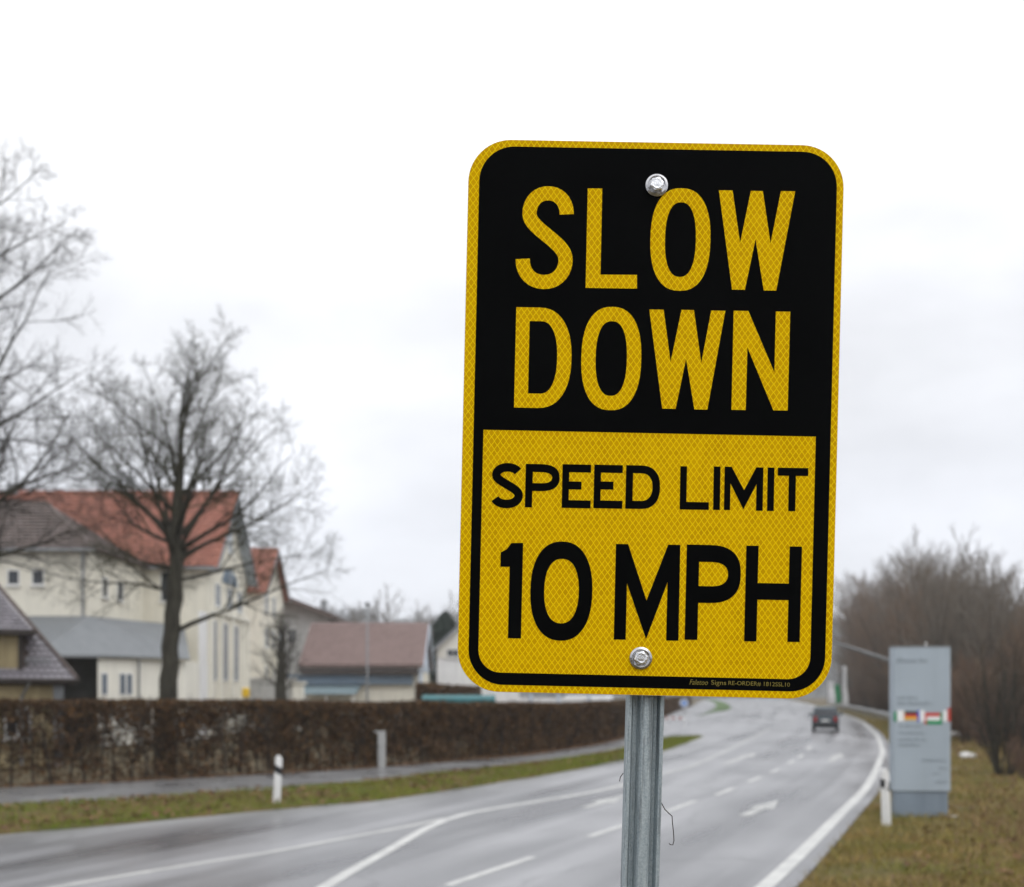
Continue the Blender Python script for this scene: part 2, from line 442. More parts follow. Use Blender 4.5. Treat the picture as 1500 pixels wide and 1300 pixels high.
def strip_between(A, B, n):
    """resample both curves to n points each"""
    def rs(c):
        d = np.r_[0, np.cumsum(np.linalg.norm(np.diff(c, axis=0), axis=1))]
        t = np.linspace(0, d[-1], n)
        return np.c_[np.interp(t, d, c[:, 0]), np.interp(t, d, c[:, 1])]
    return rs(A), rs(B)

def n2(x, y, s=1.0):
    return (np.sin(x * 1.7 * s + 1.3 * np.sin(y * 1.1 * s)) + np.sin(y * 2.3 * s + 1.7 * np.sin(x * 0.9 * s)) + 0.6 * np.sin((x + y) * 4.1 * s)) / 2.6

# footpath along the hedge, 6 mm proud of the carriageway sheet
He = HE[HE[:, 1] <= 60]
A, B_ = strip_between(VE, He, 90)
v = [(a[0], a[1], 0.006) for a in A] + [(b[0], b[1], 0.006) for b in B_]
tagS(mk("footpath", v, [(i, i + 1, 91 + i, 90 + i) for i in range(89)], M["path"]))

# grass verge between carriageway and footpath: a low earth bank
A, B_ = strip_between(LE, VE, 120)
prof = [0.0, 0.06, 0.2, 0.5, 0.8, 0.94, 1.0]; zz = [-0.03, 0.03, 0.07, 0.09, 0.07, 0.035, -0.03]
v = []
for a, b in zip(A, B_):
    for t, z in zip(prof, zz):
        x, y = a + (b - a) * t
        j = 0.05 * n2(x * 2, y * 2) * (0.4 if 0 < t < 1 else 1)
        v.append((x + j, y + j, z + 0.015 * n2(x, y, 2)))
f = [(i * 7 + k, i * 7 + k + 1, (i + 1) * 7 + k + 1, (i + 1) * 7 + k) for i in range(119) for k in range(6)]
tagS(mk("grass_verge", v, f, M["turf"]))

# right-hand verge: uneven rising ground
def hz(x, y):
    u = np.maximum(0, x - (xat(RE, y) + 0.3))
    return -0.03 + np.minimum(u, 1) * 0.05 + 0.05 * n2(x, y, 0.8) * np.minimum(1, u) + 0.02 * np.minimum(u, 14) + 0.02 * n2(x, y, 3) * np.minimum(1, u)
yv = np.concatenate([np.arange(-4, 60, 0.7), np.arange(60, 230, 3)])
us = np.concatenate([np.arange(0, 4, 0.35), np.arange(4, 46, 1.4)])
v = []
for y in yv:
    x = xat(RE, y) + 0.34 + 0.06 * np.sin(y * 3.1) + us
    z = hz(x, y)
    v += list(zip(x, [y] * len(us), z))
nu = len(us)
f = [(j * nu + i, j * nu + i + 1, (j + 1) * nu + i + 1, (j + 1) * nu + i) for j in range(len(yv) - 1) for i in range(nu - 1)]
tagS(mk("roadside_ground", v, f, M["turf"], smooth=True))

# far grass island in the side-road mouth
isl = spline([G(*q) for q in ((1023, 1050), (1047, 1043.5), (1063, 1041), (1070.5, 1036.5), (1059, 1029), (1042, 1025), (1031, 1024), (1044, 1029), (1049.5, 1034), (1045, 1040), (1030, 1047.5), (1023, 1050))], 5)
MBi = MB(); MBi.prism([(p[0], p[1], -0.02) for p in isl[:-1]], (0, 0, 0.1))
tagS(MBi.build("grass_island", mat("island turf", (0.055, 0.11, 0.018), 0.9, 0.3, 0.5)))

# ---- painted markings, each a thin sheet on the carriageway
marks = thing("road_markings", None, None); marks["kind"] = "structure"
def paint(name, pts, w, z=0.005, mt="paint_road"):
    pts = np.array(pts, float)
    t = np.gradient(pts, axis=0); t /= np.linalg.norm(t, axis=1)[:, None]
    nrm = np.c_[-t[:, 1], t[:, 0]]
    a, b = pts + nrm * w / 2, pts - nrm * w / 2
    v = [(p[0], p[1], z) for p in a] + [(p[0], p[1], z) for p in b]
    n = len(pts)
    return mk(name, v, [(n + i, n + i + 1, i + 1, i) for i in range(n - 1)], M[mt], marks)
paint("edge_line", RE[(RE[:, 1] > -3) & (RE[:, 1] < 320)], 0.23)
lineB = spline([G(440, 1330), G(475, 1300), G(567, 1247), G(633, 1210), G(683, 1193), G(750, 1180.5), G(833, 1167), G(900, 1153.5), G(974, 1133), G(1017, 1121), G(1068, 1098), G(1105, 1080), G(1128, 1068)])
paint("lane_line", lineB[lineB[:, 1] < 29.5], 0.2)
paint("lane_line", lineB[lineB[:, 1] >= 29.2], 0.15, mt="paint_worn")
lineA = spline([G(20, 1315), G(90, 1299), G(250, 1272), G(400, 1248), G(507, 1228), G(600, 1210.5), G(655, 1199)])
paint("lane_line", lineA, 0.15, z=0.0055)
for a, b in [((655, 1297.5), (780, 1256)), ((863, 1226), (922, 1206.5)), ((975, 1190), (1019, 1173.5)), ((1049, 1165), (1074, 1155)),
             ((1096, 1146), (1115, 1138)), ((1129, 1132), (1141, 1127)), ((1154, 1119), (1163, 1114.5)), ((1170, 1110), (1176, 1106)), ((1183, 1099), (1188, 1094))]:
    a, b = G(*a), G(*b)
    paint("lane_dash", [a, ((a[0] + b[0]) / 2, (a[1] + b[1]) / 2), b], 0.14)
def arrow(a, b, head=1.5, w=0.2):
    a, b = np.array(G(*a)), np.array(G(*b))
    t = (b - a) / np.linalg.norm(b - a); n = np.array([-t[1], t[0]])
    h = b - t * head
    L_ = [a + n * w / 2, a - n * w / 2, h - n * w / 2, h - n * 0.30, b, h + n * 0.30, h + n * w / 2]
    mk("lane_arrow", [(p[0], p[1], 0.006) for p in L_], [(0, 1, 2, 6), (3, 4, 5)], M["paint_worn"], marks)
arrow((857, 1184), (918, 1164.5), 2.0, 0.24)
arrow((1089, 1196), (1141, 1172.5), 2.0, 0.24)
arrow((1216, 1116), (1233, 1104), 3.0, 0.26)
arrow((1060, 1120), (1108, 1103), 3.0, 0.22)

# ------------------------------------------------------------------ branches
class Tubes:
    def __init__(self): self.g = {}
    def add(self, pts, rad, sides):
        self.g.setdefault((len(pts), sides), []).append((pts, rad))
    def build(self, name, m, parent=None, loc=(0, 0, 0)):
        V, F, off = [], [], 0
        for (n, sd), lst in self.g.items():
            Pn = np.array([a for a, _ in lst]); Rn = np.array([b for _, b in lst])
            T = np.gradient(Pn, axis=1); T /= np.linalg.norm(T, axis=2, keepdims=True) + 1e-9
            ref = np.where(np.abs(T[..., :1]) < 0.9, np.array([1.0, 0, 0]), np.array([0, 1.0, 0]))
            U = np.cross(T, ref); U /= np.linalg.norm(U, axis=2, keepdims=True) + 1e-9
            W = np.cross(T, U)
            q = np.arange(sd) / sd * 2 * np.pi
            ring = Pn[:, :, None, :] + Rn[:, :, None, None] * (np.cos(q)[None, None, :, None] * U[:, :, None, :] + np.sin(q)[None, None, :, None] * W[:, :, None, :])
            V.append(ring.reshape(-1, 3))
            k = len(lst)
            base = off + (np.arange(k) * n * sd)[:, None, None] + (np.arange(n - 1) * sd)[None, :, None]
            i0 = np.arange(sd)[None, None, :]; i1 = (np.arange(sd) + 1)[None, None, :] % sd
            F.append(np.stack([base + i0, base + i1, base + i1 + sd, base + i0 + sd], -1).reshape(-1, 4))
            off += k * n * sd
        return mk(name, np.concatenate(V), np.concatenate(F), m, parent, loc, smooth=True)

def path_(st, d, length, n, wob, trop, droop=0.0):
    d = np.array(d, float); d /= np.linalg.norm(d); p = np.array(st, float); out = [p.copy()]
    step = length / (n - 1)
    for i in range(n - 1):
        d = d + rng.normal(0, wob, 3) + np.array([0, 0, trop - droop * (1 - i / n)])
        d /= np.linalg.norm(d); p = p + d * step; out.append(p.copy())
    return np.array(out)

def side_dir(t, ang, azim):
    t = t / np.linalg.norm(t)
    a = np.array([0, 0, 1.0]) if abs(t[2]) < 0.9 else np.array([1.0, 0, 0])
    u = np.cross(t, a); u /= np.linalg.norm(u); w = np.cross(t, u)
    return t * math.cos(ang) + (u * math.cos(azim) + w * math.sin(azim)) * math.sin(ang)

def children_of(pts, rad, n, t0, ang, lenf, nseg, wob, trop, rf, rmin, levels, T, sides, planar=0):
    az0 = rng.uniform(0, 6.28)
    for i in range(n):
        t = t0 + (1 - t0) * ((i + rng.uniform(0.1, 0.9)) / n)
        k = t * (len(pts) - 1); j = min(int(k), len(pts) - 2); fr = k - j
        p = pts[j] + (pts[j + 1] - pts[j]) * fr; r = rad[j] + (rad[j + 1] - rad[j]) * fr
        d = side_dir(pts[j + 1] - pts[j], rng.uniform(*ang), az0 + i * 2.4 + rng.normal(0, 0.3))
        L_ = lenf * (1.08 - 0.6 * t) * rng.uniform(0.7, 1.25)
        q = path_(p, d, L_, nseg, wob, trop)
        r0 = max(rmin, r * rf); r1 = max(rmin * 0.5, r0 * 0.3)
        rr = np.linspace(r0, r1, nseg)
        T.add(q, rr, sides)
        if levels:
            lv = levels[0]
            children_of(q, rr, max(1, int(round(lv["n"] * min(1.3, L_ / max(lenf, 0.01) + 0.2)))), lv.get("t0", 0.2), lv["ang"], L_ * lv["len"], lv["seg"], lv["wob"], lv["trop"], lv.get("rf", 0.55), lv["rmin"], levels[1:], T, lv.get("sides", 3))

def bare_tree(trunk_pts, trunk_rad, limbs, levels, bark, twig):
    """limbs: list of (t along trunk, azimuth, angle from vertical, length, base radius)"""
    T1, T2 = Tubes(), Tubes()
    tp, tr = np.array(trunk_pts, float), np.array(trunk_rad, float)
    T1.add(tp, tr, 10)
    for (t, azm, inc, ln, r0, trop) in limbs:
        k = t * (len(tp) - 1); j = min(int(k), len(tp) - 2); p = tp[j] + (tp[j + 1] - tp[j]) * (k - j)
        d = (math.sin(inc) * math.cos(azm), math.sin(inc) * math.sin(azm), math.cos(inc))
        q = path_(p, d, ln, 9, 0.09, trop)
        rr = (r0 - 0.009) * np.linspace(1, 0, 9) ** 1.35 + 0.009
        T1.add(q, rr, 6)
        lv = levels[0]
        children_of(q, rr, lv["n"], lv.get("t0", 0.2), lv["ang"], ln * lv["len"], lv["seg"], lv["wob"], lv["trop"], 0.55, lv["rmin"], levels[1:], T2, 4)
    return T1, T2

LV = [dict(n=11, ang=(0.5, 1.0), len=0.44, seg=6, wob=0.14, trop=0.05, rmin=0.009, t0=0.22),
      dict(n=9, ang=(0.5, 1.1), len=0.52, seg=5, wob=0.17, trop=0.03, rmin=0.0056, sides=3),
      dict(n=8, ang=(0.45, 1.1), len=0.62, seg=4, wob=0.2, trop=0.03, rmin=0.0038, sides=3)]

# ---- tree in front of the big cream building
c = P(243, 1015, 33)
tA = thing("bare_tree", "tall bare tree with domed crown in front of the red-roofed cream building", "tree", (c[0], 33, 0))
tp = [(0, 0, 0), (-0.03, 0, 1.5), (0.12, 0, 3), (0.17, 0.05, 4.6), (0.32, 0, 6.2), (0.34, 0, 7.3), (0.34, -0.1, 8.6), (0.44, 0, 9.9), (0.46, 0.1, 11.1), (0.5, 0.1, 12.3)]
tr = [0.36, 0.29, 0.265, 0.25, 0.235, 0.21, 0.13, 0.09, 0.055, 0.02]
limbs = [(0.33, 0.1, 1.14, 5.5, 0.095, 0.02), (0.42, 3.0, 1.3, 4.6, 0.06, 0.01), (0.45, 0.6, 1.2, 5.4, 0.07, 0.015), (0.40, 4.4, 1.3, 3.6, 0.05, 0.0),
         (0.44, 1.8, 1.3, 3.6, 0.05, 0.0), (0.48, 2.7, 1.2, 5.2, 0.07, 0.03), (0.50, 5.9, 1.15, 5.0, 0.065, 0.03)]
for i in range(14):
    t = 0.52 + 0.44 * i / 14
    limbs.append((t, i * 2.4 + 0.4, 1.15 - 0.85 * (i / 14) + random.uniform(-0.1, 0.1), 5.4 - 2.6 * i / 14 + random.uniform(-0.4, 0.3), 0.085 - 0.045 * i / 14, 0.035))
for az_, inc, ln in ((0.05, 0.92, 5.1), (0.5, 0.62, 5.2), (2.9, 0.95, 5.5), (3.4, 0.62, 5.6), (1.6, 0.8, 5.2), (4.7, 0.8, 5.4), (5.8, 0.75, 5.6), (2.3, 0.4, 5.4), (0.0, 0.3, 5.2)):
    limbs.append((random.uniform(0.52, 0.62), az_, inc, ln, 0.095, 0.022))
T1, T2 = bare_tree(tp, tr, limbs, LV, None, None)
trA = T1.build("trunk", M["bark"], tA); T2.build("crown", M["bark_moss"], tA)
bm = bmesh.new(); bm.from_mesh(trA.data)            # burrs and swellings on the bole
bmesh.ops.subdivide_edges(bm, edges=[e for e in bm.edges if min(v.co.z for v in e.verts) < 7.5 and max(abs(v.co.x) for v in e.verts) < 0.75 and max(abs(v.co.y) for v in e.verts) < 0.5], cuts=2, use_grid_fill=True)
for v_ in bm.verts:
    if v_.co.z < 7.5 and abs(v_.co.x) < 0.75 and abs(v_.co.y) < 0.5:
        k = 0.035 * math.sin(v_.co.z * 5.1 + v_.co.x * 9) + 0.03 * math.sin(v_.co.z * 11.3 + v_.co.y * 17 + v_.co.x * 7) + 0.02 * math.sin(v_.co.z * 23 + v_.co.x * 31)
        v_.co += v_.normal * k
bm.to_mesh(trA.data); bm.free()

# ---- tree reaching in from the left edge
c = P(-110, 1015, 27)
tB = thing("bare_tree", "large bare tree at the left edge with long boughs reaching over the roofs", "tree", (c[0], 27, 0))
tp = [(0, 0, 0), (0.05, 0, 2), (0.1, 0, 4), (0.1, 0.1, 6), (0, 0.1, 8), (-0.1, 0, 10.5), (-0.2, 0, 13), (-0.2, 0.1, 15.5), (-0.1, 0, 17.5)]
tr = [0.48, 0.40, 0.36, 0.33, 0.29, 0.22, 0.15, 0.09, 0.03]
limbs = [(0.42, 0.0, 0.95, 6.2, 0.12, 0.0), (0.48, 0.3, 1.0, 5.6, 0.10, 0.01), (0.55, -0.15, 1.0, 5.8, 0.11, 0.01), (0.62, 0.15, 1.05, 5.6, 0.10, 0.02), (0.72, -0.25, 1.0, 5.3, 0.085, 0.02), (0.80, 0.2, 0.95, 4.6, 0.07, 0.02), (0.36, -0.2, 1.1, 5.6, 0.10, 0.01), (0.88, 0.0, 0.9, 4.0, 0.06, 0.02)]
for i in range(15):
    limbs.append((0.40 + 0.55 * i / 15, i * 2.4 + 1.2, 1.05 - 0.5 * i / 15, 4.8 - 1.8 * i / 15, 0.11 - 0.05 * i / 15, 0.05))
T1, T2 = bare_tree(tp, tr, limbs, LV, None, None)
T1.build("trunk", M["bark"], tB); T2.build("crown", M["twig"], tB)
tB.scale = (0.97, 0.97, 0.93)

# ---- smaller bare tree between the cream building and the bungalow
c = P(411, 1015, 62)
tC = thing("bare_tree", "small dark bare tree between the cream building and the bungalow", "tree", (c[0], 62, 0))
tp = [(0, 0, 0), (0.05, 0, 1.4), (0, 0, 2.8), (0.05, 0, 4.2), (0.1, 0, 5.4), (0.15, 0, 6.4)]
limbs = [(0.35 + 0.6 * i / 16, i * 2.4, 1.0 - 0.6 * i / 16, 2.5 - 1.0 * i / 16, 0.09, 0.06) for i in range(16)]
LVc = [dict(n=9, ang=(0.5, 1.0), len=0.5, seg=5, wob=0.15, trop=0.05, rmin=0.02), dict(n=6, ang=(0.5, 1.0), len=0.55, seg=4, wob=0.18, trop=0.05, rmin=0.012)]
T1, T2 = bare_tree(tp, [0.45, 0.38, 0.33, 0.26, 0.16, 0.05], limbs, LVc, None, None)
T1.build("trunk", M["bark"], tC); T2.build("crown", M["twig"], tC)

# ------------------------------------------------------------------ houses
class House:
    def __init__(self, name, label, cat, loc, group=None):
        self.o = loc; self.t = thing(name, label, cat, loc, 0, group)
    def mb(self): return MB(self.o)

def tile_field(house, name, m, O, U, V, nu, nv, inside=None, lift=0.03, proud=0.05, kind="stuff"):
    """overlapping tiles over a roof slope: O eave corner, U along the eave (one tile), V up the slope (one course)"""
    O, U, V = [np.array(q, float) for q in (O, U, V)]
    nr = np.cross(U, V); nr /= np.linalg.norm(nr)
    if nr[2] < 0: nr = -nr
    vs, fs = [], []
    for j in range(nv):
        for i in range(nu):
            uo = i + (0.5 if j % 2 else 0.0)
            if inside and not inside((uo + 0.5) / nu, (j + 0.5) / nv): continue
            jit = random.uniform(-0.015, 0.015)
            b = O + U * (uo + 0.02) + V * (j - 0.04 + jit)
            lo = nr * (lift + proud + random.uniform(0, 0.012)); hi = nr * lift
            q = [b + lo, b + U * 0.48 + lo * 1.25, b + U * 0.96 + lo, b + U * 0.96 + V * 1.06 + hi, b + U * 0.48 + V * 1.06 + hi * 1.6, b + V * 1.06 + hi, b + nr * (lift * 0.3), b + U * 0.96 + nr * (lift * 0.3)]
            n = len(vs); vs += [tuple(x - np.array(house.o)) for x in q]
            fs += [(n, n + 1, n + 4, n + 5), (n + 1, n + 2, n + 3, n + 4), (n, n + 6, n + 7, n + 2, n + 1)]
    o = mk(name, vs, fs, m, house.t)
    if kind: o["kind"] = kind
    return o

def window(house, x0, x1, z0, z1, y, face='-y', frame=None, glass=None, bars=1, sill=True, fw=0.09, depth=0.12):
    """a window in a wall: frame ring, pane, sill"""
    fr, gl = frame or M["frame_white"], glass or M["glass_dark"]
    def B(mb, a0, a1, c0, c1, d0, d1):
        if face == '-y': mb.box(a0, a1, y - d1, y - d0, c0, c1)
        else: mb.box(y + d0, y + d1, a0, a1, c0, c1)
    m = house.mb()
    B(m, x0, x0 + fw, z0, z1, 0.003, 0.06); B(m, x1 - fw, x1, z0, z1, 0.003, 0.06)
    B(m, x0 + fw, x1 - fw, z1 - fw, z1, 0.003, 0.06); B(m, x0 + fw, x1 - fw, z0, z0 + fw, 0.003, 0.06)
    for k in range(bars):
        xc = x0 + (x1 - x0) * (k + 1) / (bars + 1)
        B(m, xc - 0.025, xc + 0.025, z0 + fw, z1 - fw, 0.003, 0.05)
    w = m.build("window", fr, house.t)
    g = house.mb(); B(g, x0 + fw * 0.6, x1 - fw * 0.6, z0 + fw * 0.6, z1 - fw * 0.6, 0.001, 0.025); g.build("pane", gl, w)
    if sill:
        s_ = house.mb(); B(s_, x0 - 0.06, x1 + 0.06, z0 - 0.07, z0 - 0.003, 0.001, 0.14); s_.build("sill", fr, w)
    return w

# ---- big cream building with the red roof, gable end to the right
GX = -17.7
H1 = House("cream_building", "tall cream building with red tiled roof and tall narrow windows in its gable end", "building", (-30, 62, 0))
m = H1.mb(); m.prism([(GX, 60, 0), (GX, 68.4, 0), (GX, 68.4, 10.3), (GX, 64.2, 14.9), (GX, 60, 10.3)], (-30, 0, 0)); m.build("wall", M["cream"], H1.t)
m = H1.mb()
for sgn in (-1, 1):
    ye = 64.2 + sgn * 4.65; ze = 9.82
    m.prism([(GX + 0.55, 64.2, 14.93), (GX + 0.55, ye, ze), (GX + 0.55, ye, ze + 0.16), (GX + 0.55, 64.2, 15.12)], (-31, 0, 0))
roof1 = m.build("roof", M["red_tile"], H1.t)
sl = math.hypot(4.65, 5.1)
tile_field(H1, "roof_tiles", M["red_tile"], (GX - 27.6, 59.55, 9.98), (0.3, 0, 0), (0, 4.65 / 20, 5.12 / 20), 93, 20)
m = H1.mb(); m.tube([(GX - 30, 64.2, 15.16), (GX + 0.56, 64.2, 15.16)], 0.12, 8); m.build("ridge_cap", M["red_tile"], H1.t)
m = H1.mb()
for sgn in (-1, 1):
    m.prism([(GX + 0.56, 64.2, 15.0), (GX + 0.56, 64.2 + sgn * 4.68, 9.84), (GX + 0.56, 64.2 + sgn * 4.68, 9.5), (GX + 0.56, 64.2, 14.62)], (0.06, 0, 0))
m.build("verge_board", M["grey_board"], H1.t)
m = H1.mb()
for sgn in (-1, 1):
    m.prism([(GX + 0.005, 64.2, 14.8), (GX + 0.005, 64.2 + sgn * 4.62, 9.74), (GX + 0.005, 64.2 + sgn * 4.3, 9.74), (GX + 0.005, 64.2, 14.45)], (0.54, 0, 0))
m.build("soffit", M["blue_pale"], H1.t)
m = H1.mb(); m.box(GX - 30, GX + 0.5, 59.42, 59.56, 9.78, 9.93); m.build("gutter", M["zinc"], H1.t)
m = H1.mb(); m.box(-31.6, -30.9, 64.0, 64.9, 14.6, 15.7); m.build("chimney", M["grey_board"], H1.t)
# tall gable windows and the pilasters between them
for yc in (60.75, 63.15, 65.6):
    window(H1, yc - 0.55, yc + 0.55, 3.3, 6.9, GX, '+x', glass=M["glass_grey"], bars=1, sill=False, fw=0.07)
for yc in (61.5, 64.1, 66.4):
    window(H1, yc - 0.55, yc + 0.55, 7.75, 9.15, GX, '+x', glass=M["glass_grey"], bars=1, fw=0.07)
m = H1.mb(); m.prism([(GX + 0.004, 64.2 + 1.7 * math.cos(a), 9.35 + 0.95 * math.sin(a)) for a in np.linspace(0, math.pi, 11)], (0.05, 0, 0)); fan = m.build("fanlight", M["blue_board"], H1.t)
m = H1.mb(); m.box(GX + 0.05, GX + 0.09, 64.15, 64.25, 9.36, 10.3); m.build("glazing_bar", M["frame_white"], fan)
window(H1, 63.7, 64.7, 11.3, 13.0, GX, '+x', glass=M["blue_pale"], bars=1, fw=0.1)
for yc in (60.0, 61.95, 64.4, 66.85, 68.25):
    m = H1.mb(); m.box(GX + 0.002, GX + 0.14, yc, yc + 0.3, 0, 7.3); m.build("pilaster", M["cream_pale"], H1.t)
m = H1.mb(); m.box(GX + 0.002, GX + 0.2, 59.99, 68.41, 7.3, 7.5); m.build("string_course", M["cream_pale"], H1.t)
window(H1, -20.6, -19.7, 7.9, 9.75, 60, glass=M["glass_dark"], bars=0)
# hipped side wing under the brown roof
m = H1.mb(); m.box(-47, -21.5, 52, 59.98, 0, 9.9); m.build("side_wing", M["cream"], H1.t)
hx = -21.1; ey0 = 51.6
m = H1.mb()
vs = [(-47.4, ey0, 9.86), (hx, ey0, 9.86), (hx, 60.3, 9.86), (-47.4, 60.3, 9.86), (-47.4, 56, 12.95), (hx - 4.4, 56, 12.95)]
m.add(vs, [(0, 1, 5, 4), (1, 2, 5), (2, 3, 4, 5), (3, 0, 4), (3, 2, 1, 0)]); m.build("wing_roof", M["brown_tile"], H1.t)
nu = 82; w_ = (hx + 47.4)
tile_field(H1, "wing_tiles", M["brown_tile"], (-47.4, ey0, 9.88), (w_ / nu, 0, 0), (0, 4.4 / 14, 3.09 / 14), nu, 14, inside=lambda a, b: (1 - a) * w_ > b * 4.4 - 0.1, lift=0.02)
tile_field(H1, "wing_hip_tiles", M["brown_tile"], (hx, ey0, 9.88), (0, 8.7 / 28, 0), (-4.4 / 14, 0, 3.09 / 14), 28, 14, inside=lambda a, b: b / 2 < a < 1 - b / 2, lift=0.02)
m = H1.mb(); m.tube([(hx, ey0, 9.92), (hx - 4.4, 56, 13.0)], 0.11, 6); m.tube([(hx - 4.4, 56, 13.0), (-47, 56, 13.0)], 0.11, 6); m.build("hip_cap", M["brown_tile"], H1.t)
m = H1.mb(); m.box(-47.4, hx + 0.12, ey0 - 0.14, ey0 - 0.01, 9.74, 9.88); m.build("wing_gutter", M["zinc"], H1.t)
m = H1.mb(); m.tube([(-21.75, 51.9, 9.7), (-21.75, 51.9, 4.0)], 0.07, 8); m.build("downpipe", M["zinc"], H1.t)
for xc in (-25.3, -24.05, -29.5):
    window(H1, xc - 0.32, xc + 0.32, 8.05, 8.85, 52, bars=0, fw=0.06)
for yc in (54.0, 56.1):
    window(H1, yc - 0.4, yc + 0.4, 7.6, 8.7, -21.5, '+x', bars=0, fw=0.08)
# low front range under the grey sheet roof, its front running obliquely back to the gable corner
FA, FB = np.array([-20.1, 49.67]), np.array([-17.6, 55.2])
m = H1.mb(); m.prism([(FA[0], FA[1], 0), (FB[0], FB[1], 0), (-17.72, 59.98, 0), (FA[0], 59.98, 0)], (0, 0, 4.32)); m.build("front_range", M["cream_pale"], H1.t)
m = H1.mb(); m.box(-29.5, -20.12, 50.7, 51.98, 0, 4.5); m.build("recess_wall", M["dark_void"], H1.t)  # solid block, its darkness painted to read as a shaded opening
m = H1.mb()
P00, P01, P10, P11, P20, P21 = (-36, 46.5, 4.26), (-36, 51.99, 6.4), (-21.45, 46.5, 4.26), (-21.45, 51.99, 6.4), (-17.3, 55.0, 4.42), (-19.2, 59.95, 6.45)
m.prism([P00, P10, P11, P01], (0, 0, 0.09)); m.prism([P10, P20, P11], (0, 0, 0.09)); m.prism([P20, P21, P11], (0, 0, 0.09))
low = m.build("low_roof", M["grey_metal"], H1.t)
m = H1.mb()
for i in range(36):
    x = -35.8 + i * 0.4
    m.tube([(x, 46.5, 4.37), (x, 51.95, 6.5)], 0.022, 4)
o = m.build("standing_seam", M["grey_metal"], low); o["kind"] = "stuff"
m = H1.mb(); m.tube([(-36, 46.45, 4.27), (-21.45, 46.45, 4.27), (-17.28, 54.98, 4.42)], 0.07, 8); m.build("low_gutter", M["zinc"], H1.t)
fd = (FB - FA) / np.linalg.norm(FB - FA); fnr = np.array([fd[1], -fd[0]])
def on_front(px):
    k = (px - 750) / 1500
    return (k * FA[1] - FA[0]) / (fd[0] - k * fd[1])
for px in (152, 178.5, 188.5):
    s0 = on_front(px)
    def fp(ds, off, z): q = FA + fd * (s0 + ds) + fnr * off; return (q[0], q[1], z)
    m = H1.mb(); m.prism([fp(-0.21, 0.004, 2.45), fp(0.21, 0.004, 2.45), fp(0.21, 0.004, 3.6), fp(-0.21, 0.004, 3.6)], tuple(fnr * 0.05) + (0,)); w = m.build("window", M["frame_white"], H1.t)
    m = H1.mb(); m.prism([fp(-0.15, 0.056, 2.53), fp(0.15, 0.056, 2.53), fp(0.15, 0.056, 3.52), fp(-0.15, 0.056, 3.52)], tuple(fnr * 0.01) + (0,)); m.build("pane", M["glass_grey"], w)
q = FA + fd * on_front(202) + fnr * 0.08
m = H1.mb(); m.tube([(q[0], q[1], 4.3), (q[0], q[1], 0)], 0.055, 8); m.build("downpipe", M["zinc"], H1.t)
m = H1.mb(); m.box(-17.66, -17.52, 57.7, 58.9, 0, 7.2); m.build("pilaster", M["white_wall"], H1.t)

# ---- house at the left edge, grey hipped roof with single tiles and a dormer (local origin: its eave corner)
H2 = House("ochre_house", "ochre house at the left edge with wet grey hipped roof and a dormer", "house", (-15.3, 36.0, 0))
H2.t.rotation_euler = (0, 0, R(25)); H2.o = (0, 0, 0)
EZ, slz, run = 3.05, 1.32, 4.4
m = H2.mb(); m.box(-16, -0.42, 0.4, 8.4, 0, 3.02); m.build("wall", M["ochre"], H2.t)
vs = [(-17, 0, EZ), (0, 0, EZ), (0, 2 * run, EZ), (-17, 2 * run, EZ), (-17, run, EZ + run * slz), (-run, run, EZ + run * slz)]
m = H2.mb(); m.add(vs, [(0, 1, 5, 4), (1, 2, 5), (2, 3, 4, 5), (3, 0, 4), (3, 2, 1, 0)])
roof = m.build("roof", M["brown_tile"], H2.t)
m = H2.mb(); m.tube([(0, 0, EZ + 0.06), (-run, run, EZ + run * slz + 0.08)], 0.08, 6); m.tube([(-run, run, EZ + run * slz + 0.08), (-17, run, EZ + run * slz + 0.08)], 0.08, 6)
m.build("hip_cap", M["brown_tile"], roof)
# one tile: a slightly dished slab with a thick lower edge
tw, tl = 0.215, 0.25
nrm = Vector((0, -slz, 1)).normalized(); up = Vector((0, 1, slz)).normalized()
tm = MB(); pr = [(0.0, 0.05), (0.045, 0.058), (0.105, 0.045), (0.165, 0.05), (0.203, 0.062)]
vs = [Vector((x, 0, 0)) + nrm * (h + 0.025) for (x, h) in pr] + [Vector((x, 0, 0)) + up * (tl * 1.12) + nrm * (h - 0.025) for (x, h) in pr] + [Vector((x, 0, 0)) + nrm * 0.005 for (x, h) in pr]
n = len(pr)
tm.add(vs, [(i, i + 1, n + i + 1, n + i) for i in range(n - 1)] + [(2 * n + i, 2 * n + i + 1, i + 1, i) for i in range(n - 1)])
tile0 = tm.build("roof_tile", M["slate_tile"], roof)
first = True
for j in range(20):
    for i in range(30):
        x = -0.03 - (i + 1) * tw + (tw / 2 if j % 2 else 0)
        yj, zj = up.y * tl * j, up.z * tl * j
        if x + tw * 0.8 > -yj - 0.02 or x < -4.2 or (x < -1.72 and j > 1) or zj > 1.75: continue
        loc = (x, yj + random.uniform(-0.006, 0.006), EZ + zj + random.uniform(0, 0.006))
        if first: tile0.location = loc; first = False
        else: share("roof_tile", tile0.data, roof, loc, (0, random.uniform(-0.03, 0.03), random.uniform(-0.03, 0.03)))
m = H2.mb(); m.tube([(-16.5, -0.08, EZ - 0.03), (0.1, -0.08, EZ - 0.03)], 0.07, 8); m.build("gutter", M["dark_wood"], H2.t)
m = H2.mb(); m.box(-16.8, -0.02, 0.02, 0.39, EZ - 0.17, EZ - 0.03); m.build("eaves_board", M["dark_wood"], H2.t)
m = H2.mb(); m.box(-0.75, -0.41, 0.3, 0.398, 0, EZ - 0.18); m.build("corner_post", M["grey_board"], H2.t)
